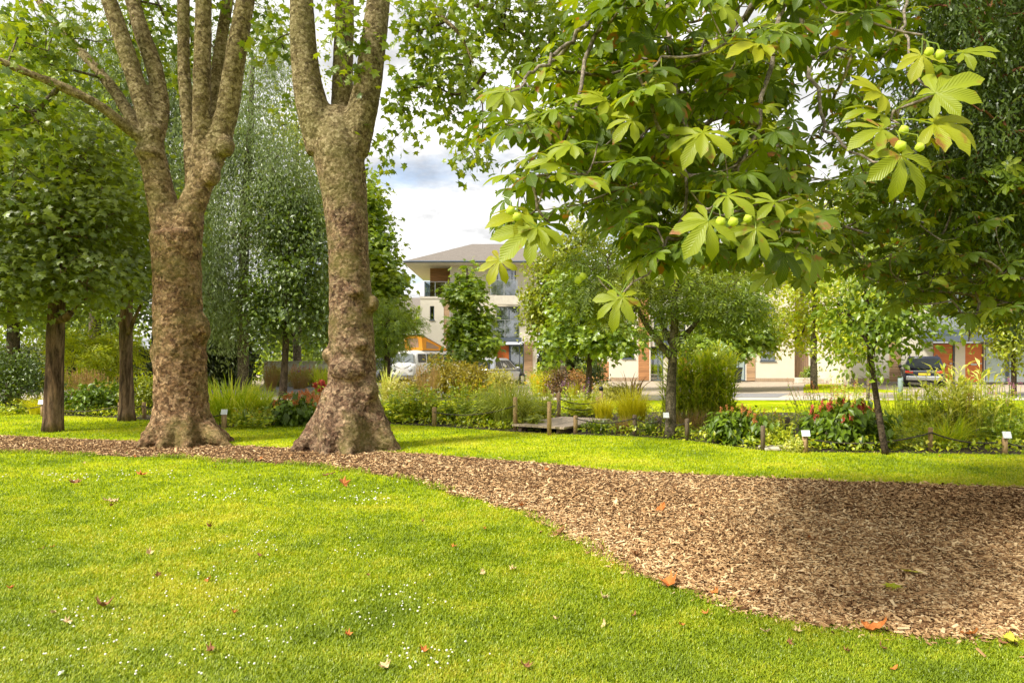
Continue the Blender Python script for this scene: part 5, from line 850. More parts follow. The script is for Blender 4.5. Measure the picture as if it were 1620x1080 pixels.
def herb(label, px, base, hpx, wpx, lm, n=26, size=.11, T=OVAL, name='perennial_plant', cat='plant', group=None, Y=None, per=15, flowers=None, droop=.35):
    """upright leafy stems, sometimes topped with flowers"""
    Y = Y or GY(base); k = Y/F; w_, h = wpx*k/2*1.08, hpx*k*1.15; o = thing(name, label, cat, group, (X(px, Y), Y, 0.0)); lb, sb, fb = MB(), MB(), MB()
    for i in range(n):
        a = rng.uniform(0, 2*PI); r_ = w_*math.sqrt(rng.uniform(0, 1)); b0 = np.array([r_*.7*math.cos(a), r_*.7*math.sin(a), 0]); hh = h*rng.uniform(.55, 1.08); tip = np.array([r_*1.1*math.cos(a), r_*1.1*math.sin(a), hh]); t = rng.uniform(.08, 1, per); pos = b0+(tip-b0)*t[:, None]
        sb.tube([b0, (b0+tip)/2+rng.normal(size=3)*.02, tip], .004, 4); d = rdir(per); d[:, 2] = d[:, 2]*.3+.25-droop*rng.uniform(0, 1, per); put(lb, T, pos, d, rdir(per)*.5+np.array([0, -.2, .9]), size*(1.2-.6*t)*rng.uniform(.7, 1.3, per))
        if flowers and i < flowers[1]:
            q = flowers[3] if len(flowers) > 3 else 16; L_ = flowers[2]; pos = tip+np.c_[np.zeros(q), np.zeros(q), rng.uniform(-.2, 1, q)*L_]+rng.normal(size=(q, 3))*.012; put(fb, OVAL, pos, rdir(q)+np.array([0, 0, .5]), rdir(q), flowers[4] if len(flowers) > 4 else .03)
    sb.build('stem', M['lf_perennial'], o); lb.build('foliage', M[lm], o)
    if flowers: fb.build('flower', M[flowers[0]], o)
    return o
def reeds(label, px, base, hpx, wpx, m, n, Y=None, L=.42, per=13, name='reed_plant', cat='reeds', dep=.45, wr=1.0):
    Y = Y or GY(base); k = Y/F; w_, h = wpx*k/2, hpx*k; o = thing(name, label, cat, None, (X(px, Y), Y, 0.0)); sb, lb = MB(), MB(); T = (NARROW[0]*np.array([1, .42*wr, 1.6]), NARROW[1], [])
    for i in range(n):
        b0 = np.array([rng.uniform(-1, 1)*w_*.8, rng.uniform(-1, 1)*w_*dep, 0]); hh = h*rng.uniform(.62, 1.05); tip = b0+np.array([rng.normal()*.12, rng.normal()*.1, hh]); sb.tube([b0, (b0+tip)/2, tip], [.007, .006, .002], 5); t = rng.uniform(.18, 1, per); a = rng.uniform(0, 2*PI, per)
        d = np.stack([np.cos(a), np.sin(a), rng.uniform(.3, 1.3, per)], 1); put(lb, T, b0+(tip-b0)*t[:, None], d, np.stack([np.cos(a)*-.6, np.sin(a)*-.6, np.ones(per)], 1), L*rng.uniform(.6, 1.2, per))
    sb.build('stem', M['gr_tan' if 'dry' in label else 'lf_perennial'], o); lb.build('foliage', M[m], o); return o
# left bed
shrub('rounded dark green shrub at the left edge behind the rope', 22, 654, 98, 130, 'lf_dark', OVAL, .10, 110, 46, (.2, .15), Y=19.5)
tr('sumac_tree', 'low spreading sumac of bright feathery yellow-green between the two maples', 25, [(150, 628, 4, 0), (152, 600, 3.2, 0), (150, 565, 2.5, 0)], [B(150, 555, 25, 66, 24, 40), B(120, 545, 25, 40, 24, 20), B(175, 540, 25, 30, 18, 16), B(130, 590, 24.6, 56, 20, 22)], ASHL, .42, 'lf_lime', 'dark_bark', per=14, sig=(.3, .12), cat='small tree', droop=.25, flatv=1.2, r0=.005, flare=.1)
clump('tuft of tan feathery ornamental grass right of the furrowed trunk', 128, 646, 52, 70, 'gr_tan', 420, .7, .005, Y=21, plume=('gr_tan', 60)); clump('olive ornamental grass with soft tan heads near the slim maple', 160, 640, 40, 60, 'gr_lime', 300, .8, .005, Y=22.5, plume=('gr_tan', 26))
shrub('low spreading dark-leaved shrub between the rope posts at the left', 150, 661, 48, 110, 'lf_broad', OVAL, .13, 70, 30, (.16, .1), Y=18.6); shrub('yellow-green leafy shrub tucked against the many-stemmed plane tree', 224, 660, 66, 62, 'lf_yellow', OVAL, .10, 60, 36, (.15, .13), Y=18.6)
clump('lime grassy clump behind the sign at the far left', 62, 657, 36, 60, 'gr_lime', 240, .9, .006, Y=18.6); herb('straggly yellow-green weeds at the foot of the leftmost rope post', 22, 655, 18, 60, 'lf_perennial', 22, .11)
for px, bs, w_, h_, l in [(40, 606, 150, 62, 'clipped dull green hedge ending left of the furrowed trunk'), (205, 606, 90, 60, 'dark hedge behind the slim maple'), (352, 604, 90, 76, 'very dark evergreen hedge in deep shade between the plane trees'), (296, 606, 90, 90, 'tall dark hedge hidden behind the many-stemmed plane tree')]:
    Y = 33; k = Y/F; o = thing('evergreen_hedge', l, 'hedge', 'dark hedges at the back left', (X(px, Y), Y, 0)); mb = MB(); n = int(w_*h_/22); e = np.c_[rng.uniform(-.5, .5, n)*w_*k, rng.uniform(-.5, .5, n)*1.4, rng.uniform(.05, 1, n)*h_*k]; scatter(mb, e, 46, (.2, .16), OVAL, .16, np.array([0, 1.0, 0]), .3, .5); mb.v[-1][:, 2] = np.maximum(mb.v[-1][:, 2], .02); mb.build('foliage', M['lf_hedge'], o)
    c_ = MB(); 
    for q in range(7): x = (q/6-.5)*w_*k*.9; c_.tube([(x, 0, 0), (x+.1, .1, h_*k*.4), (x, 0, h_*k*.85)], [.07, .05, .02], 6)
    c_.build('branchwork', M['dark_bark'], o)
clump('large clump of long arching bright green grass between the plane trees', 365, 674, 88, 110, 'gr_bright', 620, 1.9, .017, Y=16.4, hv=.55, rb=.36, rk=.75); clump('second clump of arching bright grass running towards the broad-leaved bush', 412, 668, 66, 70, 'gr_bright', 300, 1.9, .015, Y=17, hv=.5, rk=.75)
herb('yellowish low herbs spilling at the foot of the arching grass', 405, 676, 26, 70, 'lf_perennial', 34, .12, flowers=('fl_yellow', 8, .03)); clump('lone strap-leaved plant with upright blue-green leaves by the plant sign', 388, 676, 34, 36, 'gr_strap', 34, .5, .022, name='strap_leaved_plant', cat='plant')
shrub('broad-leaved dark bush with salmon flower spikes left of the mossy plane tree', 480, 671, 46, 104, 'lf_broad', OVAL, .19, 90, 15, (.15, .09), droop=.9, flatv=.8, flowers=('fl_salmon', 70, .10, .028), shell=.3)
shrub('scarlet flowering plant against the mossy trunk', 506, 666, 52, 26, 'lf_perennial', OVAL, .1, 16, 20, (.1, .1), Y=18.6, flowers=('fl_red', 12, .06, .05))
for px, hh, ww, l, mm in [(436, 34, 36, 'silver-green lavender mound left of the thin dark trunk', 'lf_silver'), (478, 30, 50, 'grey lavender mound right of the thin dark trunk', 'lf_silver'), (512, 32, 34, 'dull green mound beside the mossy trunk far back', 'lf_brown')]: shrub(l, px, 612, hh, ww, mm, NARROW, .16, 50, 40, (.2, .14), flowers=('fl_purple', 12, .1, .03) if 'grey' in l else None, group='mounds along the back bed')
clump('tall bright grass before the pale garden wall', 508, 612, 52, 46, 'gr_bright', 220, .9, .012, Y=30); clump('apricot plumed grass before the pale garden wall', 428, 610, 40, 36, 'gr_tan', 200, .6, .008, Y=31, plume=('gr_tan', 24)); clump('rusty plumed grass in front of the garden wall centre', 474, 606, 34, 54, 'gr_tan', 200, .6, .008, Y=33, plume=('fl_salmon', 22))
clump('pampas-like silver tuft at the back between the planes', 400, 606, 26, 50, 'gr_pale', 200, .9, .01, Y=27)
# middle bed
for px, bs, hh, ww, l, fl in [(628, 668, 50, 60, 'dense leafy perennial right against the mossy plane tree', None), (664, 667, 52, 56, 'leafy perennial behind the lone rope post', ('fl_white', 6, .03)), (706, 668, 46, 60, 'pale leafy perennial just right of the lone rope post', ('fl_white', 5, .03)), (748, 670, 52, 66, 'yellow-flowered leafy perennial below the brown-green bush', ('fl_yellow', 9, .05, 10, .035)), (782, 673, 36, 46, 'low leafy plant at the left of the blue-green grass', None)]:
    herb(l, px, bs, hh, ww, 'lf_perennial', 46, .15, flowers=fl, group='leafy perennials in the middle bed')
herb('tall pale spires of mullein rising before the brown-green bush', 742, 640, 44, 60, 'lf_perennial', 12, .12, Y=20, per=22, flowers=('fl_yellow', 6, .08, 12, .03)); herb('yellow daisies standing beside the brown-green bush', 764, 640, 38, 36, 'lf_perennial', 18, .11, Y=20.5, flowers=('fl_yellow', 14, .04, 12, .04))
clump('sword-leaved pale phormium left of the camper van', 614, 634, 52, 46, 'gr_pale', 60, .35, .03, name='phormium_plant', cat='plant', Y=25, hv=.5); shrub('blue-green mound below the pale phormium', 622, 636, 34, 46, 'lf_silver', NARROW, .15, 40, 40, (.16, .12), Y=23.5); shrub('olive bushy plant in front of the camper van nose', 652, 632, 34, 40, 'lf_brown', OVAL, .1, 36, 30, (.14, .12), Y=25)
clump('stiff tan feather grass left of the brown-green bush', 676, 646, 58, 44, 'gr_tan', 260, .25, .006, Y=20.5, plume=('gr_tan', 50), hv=.25); shrub('fresh green hedge-like shrub below the sweetgum tree', 700, 622, 56, 70, 'lf_mid', OVAL, .12, 60, 40, (.18, .15), Y=28.5)
shrub('wide brown-green rounded bush in front of the silver car', 728, 624, 60, 112, 'lf_brown', NARROW, .17, 150, 60, (.2, .17), Y=25.5, shell=.3); shrub('grey-green soft mound beside the silver car', 790, 624, 44, 60, 'lf_silver', NARROW, .15, 50, 50, (.2, .15), Y=25)
clump('big arching blue-green grass at the left of the bridge', 806, 681, 92, 120, 'gr_blue', 820, 1.7, .010, Y=15.2, hv=.5, rb=.2, rk=.72); herb('bold blue-green leaves at the foot of the arching blue grass', 836, 682, 22, 40, 'gr_blue', 14, .2, Y=14.6)
clump('soft lime grass mound behind the blue-green grass', 856, 620, 48, 62, 'gr_lime', 420, 1.0, .009, Y=27); shrub('dark purple rounded bush beyond the bridge', 884, 624, 44, 56, 'lf_purple', OVAL, .09, 60, 40, (.16, .13), Y=26.5); shrub('mauve hazy bush behind the dark purple bush', 912, 612, 36, 56, 'lf_mauve', OVAL, .11, 50, 40, (.2, .15), Y=28.5); shrub('green laurel-like shrub under the yellow-green tree', 868, 606, 44, 56, 'lf_mid', OVAL, .16, 50, 30, (.24, .2), Y=31); shrub('dark shrub against the reddish fence', 938, 604, 46, 40, 'lf_dark', OVAL, .14, 44, 36, (.24, .2), Y=33); clump('yellow-green tuft right of the purple bush', 908, 622, 32, 34, 'gr_lime', 180, .8, .008, Y=25.5)
herb('yellow lily flowers standing before the lime grass', 844, 636, 48, 26, 'lf_perennial', 10, .12, Y=22, flowers=('fl_yellow', 5, .06, 16, .06))
herb('purple loosestrife spikes beyond the bridge posts', 900, 646, 32, 70, 'lf_perennial', 26, .11, Y=20.5, flowers=('fl_purple', 15, .17, 20, .03)); herb('yellow-green leafy drift on the left of the bridge handrail', 856, 668, 40, 50, 'lf_lime', 50, .13, Y=17.2); herb('lime leafy drift between the handrail posts', 920, 660, 34, 60, 'lf_lime', 50, .12, Y=18)
clump('bronze phormium with dark swords before the cream house', 1000, 626, 44, 62, 'gr_bronze', 40, .5, .03, name='phormium_plant', cat='plant', Y=26, hv=.5); shrub('silver mound beside the bronze phormium', 978, 628, 24, 50, 'lf_silver', NARROW, .14, 36, 40, (.18, .1), Y=25); shrub('small grey-leaved plant right of the small maple trunk', 952, 634, 30, 26, 'lf_silver', NARROW, .12, 20, 30, (.14, .12), Y=24)
clump('golden lime grass left of the lawn tree', 1000, 684, 72, 90, 'gr_lime', 620, 1.1, .007, Y=15.8, hv=.5); clump('second golden grass drift behind the bridge end', 955, 672, 44, 60, 'gr_lime', 300, 1.0, .007, Y=17); clump('dry tan grass at the foot of the golden grass', 985, 689, 30, 50, 'gr_tan', 160, 1.0, .006, Y=14.0)
clump('strap-leaved daylily at the right end of the bridge', 946, 689, 30, 66, 'gr_strap', 80, 1.25, .018, name='daylily_plant', cat='plant', Y=13.9); clump('dark strap-leaved plant between two stubby posts', 1030, 690, 30, 40, 'gr_strap', 60, 1.2, .016, name='daylily_plant', cat='plant', Y=13.6)
reeds('dense stand of tall leafy bamboo-like grass right of the lawn tree', 1104, 690, 122, 136, 'gr_bamboo', 190, Y=15.4, L=.40, per=20); clump('dry stalks at the foot of the bamboo-like grass', 1090, 694, 40, 110, 'gr_tan', 200, .4, .006, Y=14.4)
hp = thing('red_hot_poker', 'two orange red-hot poker flowers above the tall bamboo-like grass', 'flower', None, (X(1124, 17), 17, 0)); sb, fb = MB(), MB()
for dx_, py in ((-.09, 588), (.10, 583)):
    tip = np.array([dx_, 0, Z(py, 17)]); sb.tube([(dx_*.5, 0, 0), tip], .009, 6); q = 90; pos = tip+np.c_[rng.normal(size=(q, 2))*.04, rng.uniform(-.13, .17, q)]; put(fb, NARROW, pos, rdir(q)*.7-np.array([0, 0, .6]), rdir(q), .09)
sb.build('stem', M['lf_perennial'], hp); fb.build('flower', M['fl_orange'], hp)
# right bed
shrub('low dark broad-leaved bush between bamboo-like grass and stubby post', 1166, 709, 50, 86, 'lf_broad', OVAL, .15, 80, 15, (.12, .08), droop=.9, flatv=.8, flowers=('fl_salmon', 16, .10, .022), shell=.3, Y=12.4)
herb('yellow-green low plants at the gap with the stepping stone', 1226, 706, 30, 44, 'lf_lime', 30, .09); herb('cream variegated low plant left of the big red-flowered clump', 1255, 714, 20, 36, 'gr_pale', 26, .08); herb('olive tufts behind the stepping stone', 1228, 690, 32, 60, 'lf_perennial', 30, .10, flowers=('fl_salmon', 6, .06))
shrub('big dark broad-leaved clump topped with red flower spikes', 1334, 717, 64, 122, 'lf_broad', OVAL, .17, 130, 15, (.13, .09), droop=.9, flatv=.8, flowers=('fl_red', 44, .12, .024), shell=.3, Y=11.9)
herb('haze of pink and orange spikes behind the big dark clump', 1322, 690, 62, 130, 'lf_lime', 60, .09, Y=14, flowers=('fl_salmon', 52, .12, 16, .026)); herb('cream flowering spires behind the red spikes', 1340, 650, 50, 60, 'gr_pale', 26, .10, Y=20, per=26)
herb('fresh feathery yellow-green plant right of the leaning young tree', 1436, 700, 70, 100, 'lf_lime', 90, .12, ASHL, Y=13.2, per=18); shrub('low ferny green cover below the feathery plant', 1425, 716, 34, 70, 'lf_perennial', ASHL, .12, 50, 16, (.12, .08), Y=11.7)
reeds('tall pale variegated reeds beside the lone right rope post', 1510, 712, 116, 110, 'gr_pale', 54, Y=12.4, L=.36, per=15, wr=1.3); reeds('shorter green reeds at the left of the variegated reeds', 1462, 712, 70, 60, 'gr_bamboo', 26, Y=12.8, L=.30, per=14); clump('arching green grass below the variegated reeds', 1500, 716, 60, 110, 'gr_bright', 300, 1.2, .008, Y=11.8, hv=.5)
herb('pink flowering spires near the right edge', 1596, 700, 72, 50, 'lf_perennial', 34, .10, Y=13, flowers=('fl_pink', 16, .14, 22, .026)); herb('leafy green weeds around the rightmost plant sign', 1590, 716, 50, 90, 'lf_mid', 56, .11, Y=12); herb('tall green herbs beyond the right edge of the reeds', 1560, 706, 78, 70, 'lf_perennial', 56, .11, Y=13); herb('bushy herbs at the extreme right of the bed', 1670, 720, 70, 110, 'lf_perennial', 70, .12, Y=12.2); herb('dark seed-head stalk among the reeds', 1530, 712, 66, 14, 'lf_brown', 5, .05, Y=12.1, flowers=('gr_tan', 5, .12))
# low growth filling the beds between the named plants
gc = MB(); p = np.c_[rng.uniform(-26, 15, 5200), rng.uniform(10.5, 25, 5200)]; tt_ = rng.uniform(0, 1, 620); p = np.concatenate([p, np.c_[np.interp(tt_, np.linspace(0, 1, len(be)), be[:, 0]), np.interp(tt_, np.linspace(0, 1, len(be)), be[:, 1])+.06+rng.gamma(1.6, .3, 620)]]); p = p[inside(bed_poly, p)]; br_ = np.abs((p[:, 0]-.52)*math.cos(math.radians(33))-(p[:, 1]-14)*math.sin(math.radians(-33))) ; p = p[~((np.abs((p[:, 0]-.52)*math.cos(.576)-(p[:, 1]-14.0)*math.sin(.576)) < .75) & (p[:, 1] < 17.5) & (p[:, 1] > 12.5) & (np.abs(p[:, 0]-1.4) < 1.8))]
e = np.c_[p, .05+.09*rng.uniform(0, 1, len(p))]; scatter(gc, e, 12, (.13, .06), OVAL, .085, np.array([0, 15, -20]), .1, .8); gc.v[-1][:, 2] = np.maximum(gc.v[-1][:, 2], .012); o = gc.build('ground_cover', M['lf_perennial']); tag(o, 'low mixed green ground cover filling the planting beds', 'ground cover', kind='stuff')

# ================================================================== HORSE CHESTNUT (overhead at the right)
cb = np.array([6.4, 4.2, 0.0]); ct = thing('horse_chestnut_tree', 'horse chestnut whose big palmate leaves and spiky green fruits hang into view', 'horse chestnut tree', None, tuple(cb))
def D(lst): return [P(x, y, d) for x, y, d in lst]
limbs = [(D([(1900, -150, 4.6), (1500, -140, 4.4), (1250, -60, 4.1), (1222, 60, 4.0), (1208, 150, 3.9), (1195, 230, 3.8), (1160, 285, 3.6)]), (.05, .006)), (D([(1250, -60, 4.1), (1262, 30, 4.0), (1285, 120, 3.8), (1300, 190, 3.6), (1335, 240, 3.3), (1420, 258, 2.9)]), (.017, .004)),
         (D([(1500, -140, 4.4), (1250, -90, 4.1), (1050, -70, 3.8), (955, 10, 3.6), (915, 120, 3.4), (905, 200, 3.3), (850, 330, 3.0)]), (.034, .004)), (D([(955, 10, 3.6), (900, 70, 3.4), (850, 110, 3.2), (800, 148, 3.0)]), (.014, .005)), (D([(1050, -70, 3.8), (1062, 80, 3.6), (1096, 250, 3.4), (1060, 400, 3.1), (980, 470, 2.9)]), (.015, .004)),
         (D([(1500, -140, 4.4), (1432, 0, 3.5), (1428, 70, 3.1), (1480, 150, 2.8)]), (.013, .004)), (D([(1900, -150, 4.6), (1760, 120, 6.0), (1600, 330, 6.8), (1500, 430, 7.0), (1400, 450, 7.4)]), (.06, .01)), (D([(1700, 220, 6.3), (1620, 400, 6.3), (1545, 480, 6.0), (1532, 540, 5.6)]), (.03, .006)), (D([(1760, 120, 6.0), (1560, 200, 6.6), (1400, 260, 7.0), (1300, 330, 7.2)]), (.04, .008)), (D([(1250, -60, 4.1), (1150, 60, 4.8), (1100, 150, 5.2), (1010, 220, 5.4)]), (.03, .008))]
mb = MB(); bark_tube(mb, [(0, 0, 0, .42), (0, 0, 1.5, .33), (-.1, .1, 3, .28), (0, .2, 5, .22), (.1, .2, 8, .12)], 26, 18, .06, .35); trunk_top = np.array([6.35, 4.3, 3.4])
q = curve([tuple(trunk_top-cb)+(.16,), tuple((trunk_top+limbs[0][0][0])/2-cb+(0, 0, .4))+(.11,), tuple(limbs[0][0][0]-cb)+(.075,)], 14); mb.tube(q[:, :3], q[:, 3], 12); mb.build('trunk', M['grey_bark'], ct, True)
lm_ = MB(); skel = []
for pts, (ra, rb_) in limbs: 
    c = curve([tuple(p_-cb)+(0,) for p_ in pts], 22)[:, :3]; c[1:-1] += rng.normal(size=(len(c)-2, 3))*.012; m_ = MB(); m_.tube(c, np.linspace(ra, rb_, len(c))**1.0, 8); m_.build('limb', M['twig'], ct, True); skel += list(c[4:])
def poly_px(poly, n, d0, d1, power=1.0):
    poly = np.array(poly, float); lo, hi = poly.min(0), poly.max(0); q = lo+rng.uniform(0, 1, (n*4, 2))*(hi-lo); q = q[inside(poly, q)][:n]; d = d0+(d1-d0)*rng.uniform(0, 1, len(q))**power; return np.array([P(a, b, c) for (a, b), c in zip(q, d)])
A_ = [(950, -60), (905, 30), (850, 95), (770, 150), (800, 220), (830, 260), (800, 310), (790, 350), (880, 340), (960, 350), (1020, 390), (990, 440), (1050, 410), (1180, 400), (1270, 440), (1300, 390), (1270, 330), (1225, 280), (1200, 200), (1200, 60), (1280, 40), (1380, 60), (1380, -60)]
B_ = [(1290, 330), (1380, 250), (1480, 220), (1640, 260), (1700, 480), (1560, 510), (1440, 480), (1340, 420)]
C_ = [(1190, -60), (1480, -60), (1490, 200), (1400, 260), (1310, 230), (1290, 120), (1200, 100)]
D_ = [(940, 60), (1230, 60), (1250, 320), (1180, 420), (1000, 380), (920, 250), (860, 180)]
E_ = [(1200, 220), (1300, 200), (1330, 300), (1320, 420), (1240, 430), (1225, 300)]
lv = MB(); pet = MB(); tw = MB()
sund = np.array(sd[:])
def whorl(ends, kmin, kmax, size, face):
    for e in ends:
        k = rng.integers(kmin, kmax+1); a0 = rng.uniform(0, 2*PI)
        for i in range(k):
            a = a0+i*2*PI/k+rng.normal()*.25; pd = nz(np.array([math.cos(a), math.sin(a), rng.uniform(-.35, .35)])); L_ = size*rng.uniform(.5, .85); hub = e+pd*L_-np.array([0, 0, .02]); s = size*rng.uniform(.75, 1.15)
            n_ = nz(np.array([0, 0, .75])+face*sund*.8+rng.normal(size=3)*.32); d_ = nz(pd+np.array([0, 0, -.35])); put(lv, CHEST[rng.integers(0, 8)], [hub-cb], d_, n_, s)
            pet.tube([e-cb, (e+hub)/2-cb+np.array([0, 0, .012]), hub-cb], .0028, 5, cap=False)
ends = [poly_px(A_, 185, 2.95, 5.2), poly_px(D_, 260, 4.0, 7.0), poly_px(B_, 330, 5.5, 8.5), poly_px(C_, 110, 4.2, 7.5), poly_px(E_, 22, 3.8, 6.0), np.c_[rng.normal(6.6, 2.3, 130), np.clip(rng.normal(4.8, 1.5, 130), 2.2, 8.5), np.zeros(130)]]
ends[5][:, 2] = H+.53*ends[5][:, 1]+rng.uniform(.3, 2.6, 130)
for e, (a, b, s, f_) in zip(ends, [(4, 6, .135, .75), (4, 6, .135, .5), (4, 6, .13, .4), (3, 5, .13, .5), (3, 5, .13, .4), (4, 6, .15, .4)]): whorl(e, a, b, s, f_)
# the leaves that show largest, hub by hub: column, row, depth, way the middle leaflet points (0 right, 90 down), length in pixels, lift
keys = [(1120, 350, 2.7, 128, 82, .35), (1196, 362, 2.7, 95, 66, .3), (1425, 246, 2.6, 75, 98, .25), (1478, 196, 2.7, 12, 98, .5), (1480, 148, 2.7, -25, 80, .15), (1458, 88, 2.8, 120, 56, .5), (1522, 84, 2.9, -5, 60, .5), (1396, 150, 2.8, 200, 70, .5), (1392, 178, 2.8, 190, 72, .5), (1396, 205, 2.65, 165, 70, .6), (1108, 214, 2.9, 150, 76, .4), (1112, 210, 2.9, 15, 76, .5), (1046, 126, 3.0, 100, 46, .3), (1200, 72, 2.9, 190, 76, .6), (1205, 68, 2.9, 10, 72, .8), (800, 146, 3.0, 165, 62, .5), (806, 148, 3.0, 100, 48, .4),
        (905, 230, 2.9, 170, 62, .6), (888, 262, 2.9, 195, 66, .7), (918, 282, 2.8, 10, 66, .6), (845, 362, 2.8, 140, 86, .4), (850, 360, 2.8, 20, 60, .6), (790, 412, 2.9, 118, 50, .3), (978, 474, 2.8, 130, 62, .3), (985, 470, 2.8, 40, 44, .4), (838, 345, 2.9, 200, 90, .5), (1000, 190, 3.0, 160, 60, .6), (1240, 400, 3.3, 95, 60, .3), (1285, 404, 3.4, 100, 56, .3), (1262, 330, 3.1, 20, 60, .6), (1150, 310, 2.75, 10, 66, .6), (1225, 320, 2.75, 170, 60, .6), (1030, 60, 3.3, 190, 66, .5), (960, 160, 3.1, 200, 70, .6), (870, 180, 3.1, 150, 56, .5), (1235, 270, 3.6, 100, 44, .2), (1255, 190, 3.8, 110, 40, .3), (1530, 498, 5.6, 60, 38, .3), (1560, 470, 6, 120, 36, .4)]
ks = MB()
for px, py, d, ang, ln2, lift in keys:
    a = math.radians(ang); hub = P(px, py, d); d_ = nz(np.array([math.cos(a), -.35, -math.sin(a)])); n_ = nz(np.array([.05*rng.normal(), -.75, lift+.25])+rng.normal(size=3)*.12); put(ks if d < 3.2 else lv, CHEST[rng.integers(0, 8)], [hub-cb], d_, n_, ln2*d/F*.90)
    bk = hub-d_*.13+np.array([0, .05, .02]); ends.append(bk[None]); pet.tube([bk-cb, (bk+hub)/2-cb+np.array([0, 0, .012]), hub-cb], .003, 5, cap=False)
grow(tw, skel, np.concatenate(ends)-cb, .0035, 5, -.06, .5)
tw.build('branchwork', M['twig'], ct, True); pet.build('leaf_stalks', M['lf_mid'], ct); lv.build('crown', M['lf_chest'], ct, True); ks.build('leaf_spray', M['lf_chest_painted_sun'], ct, True)['label'] = 'yellow-green leaves with painted sunlight at the tips of the near twigs'
M['conker'] = plain('conker', (0.42, 0.50, 0.04), .55, var=.15, scale=40)
bm = bmesh.new(); bmesh.ops.create_icosphere(bm, subdivisions=3, radius=1)
for i, v_ in enumerate(bm.verts): v_.co *= 1.0+(.20 if (i*7919) % 9 == 0 else 0)+.03*math.sin(i*1.7)
cv = np.array([x.co[:] for x in bm.verts]); cf = [[x.index for x in f_.verts] for f_ in bm.faces]; bm.free()
for px, py, d in [(808, 333, 2.8), (818, 343, 2.75), (1014, 322, 3.2), (1054, 325, 3.3), (1062, 203, 3.0), (1140, 351, 2.7), (1160, 351, 2.65), (1183, 346, 2.7), (1425, 231, 2.55), (1455, 233, 2.55), (1430, 206, 2.6), (1470, 82, 2.7), (1487, 87, 2.7), (922, 437, 3.1), (915, 443, 3.1), (800, 366, 2.9)]:
    c = P(px, py, d)-cb; a = MB(); a.add(cv*.0175*rng.uniform(.9, 1.1)+c, None, cf); o = a.build('conker', M['conker'], ct, True); b_ = MB(); tp = c+np.array([rng.normal()*.02, .04, .07]); b_.tube([c+(0, 0, .015), c+(0, .015, .05), tp], .0026, 5); b_.build('stalk', M['lf_mid'], o)

# ================================================================== CYPRESS at the right edge
cyb = np.array([7.6, 7.9, 0.0]); cyt = thing('cypress_tree', 'dark hanging cypress with rusty dead sprays at the upper right edge', 'cypress tree', None, tuple(cyb)); mb = MB(); bark_tube(mb, [(0, 0, 0, .45), (0, 0, 2, .36), (.05, 0, 5, .28), (0, 0, 11, .08)], 26, 16, .08, .4); mb.build('trunk', M['red_bark'], cyt, True)
SPR = (np.array([(0, 0, 0), (.3, .16, 0), (.5, .05, 0), (.75, .13, -.03), (1, 0, -.06), (.75, -.13, -.03), (.5, -.05, 0), (.3, -.16, 0)]), [(0, 2, 2, 1)][:0], [(0, 2, 1), (0, 7, 6), (2, 4, 3), (6, 5, 4), (0, 6, 2), (2, 6, 4)])
bb = MB(); g1 = MB(); g2 = MB(); tips = []
for px, py, d in [(x, y, dd) for x, y, dd in zip(rng.uniform(1490, 1800, 460), rng.uniform(-160, 330, 460), rng.uniform(5.6, 8.6, 460))]:
    if px < 1545 and py > 300: continue
    if rng.uniform() < .22 and py < 200: px = px-75
    tips.append(P(px, py, d)-cyb)
tips = np.array(tips); grow(bb, [(0, 0, z) for z in np.linspace(1.5, 9, 30)], tips, .006, 5, .15); bb.build('branchwork', M['red_bark'], cyt, True)
for t_ in tips:
    rust = rng.uniform() < .09; g = g2 if rust else g1
    for k in range(11 if not rust else 8):
        Ls = rng.uniform(.25, .8); m_ = int(9+Ls*16); s = np.linspace(0, 1, m_); a = rng.uniform(0, 2*PI); r_ = rng.uniform(.1, .42); b0 = t_+rng.normal(size=3)*.07
        pos = b0+np.stack([np.cos(a)*r_*s**.7, np.sin(a)*r_*s**.7, -Ls*s**1.3], 1); d_ = np.gradient(pos, axis=0); pos = pos+rng.normal(size=pos.shape)*.02; put(g, SPR, pos, nz(d_)+rdir(m_)*.7, np.array([math.cos(a), math.sin(a), .6])+rdir(m_)*.7, rng.uniform(.05, .11, m_)*(1-.4*s))
g1.build('crown', M['lf_cypress'], cyt); g2.build('dead_spray', M['lf_rust'], cyt)

# ================================================================== FALLEN LEAVES, CLOVER
def fine_oval():
    V, Q = [], []; st = np.linspace(0, 1, 9)
    for a in st:
        for t in np.linspace(-1, 1, 5): V.append((a, t*.24*math.sin(PI*min(1, a*.93+.05))**.7*(1+.1*math.sin(a*37)*abs(t)), .05*math.sin(a*9+t*3)))
    for i in range(8):
        for j in range(4): o = i*5+j; Q.append((o, o+5, o+6, o+1))
    return (np.array(V), Q, [])
FOVAL = fine_oval()
def leaf_mesh(seed, T, curl):
    T = FOVAL if T is OVAL else T
    r = np.random.default_rng(seed); mb = MB(); v = T[0].copy(); v = v-np.array([.45, 0, 0]); v[:, 2] = curl*(v[:, 0]**2*1.3+v[:, 1]**2*1.9)*r.uniform(.6, 1.3)+.05*r.normal(size=len(v))+.05; mb.add(v, T[1] or None, T[2] or None); return mb
for nm, c in (('dry_orange', (0.50, 0.17, 0.035)), ('dry_brown', (0.24, 0.11, 0.04)), ('dry_tan', (0.55, 0.40, 0.20)), ('dry_yellow', (0.62, 0.55, 0.05))): M[nm] = plain(nm, c, .8, var=.35, scale=30)
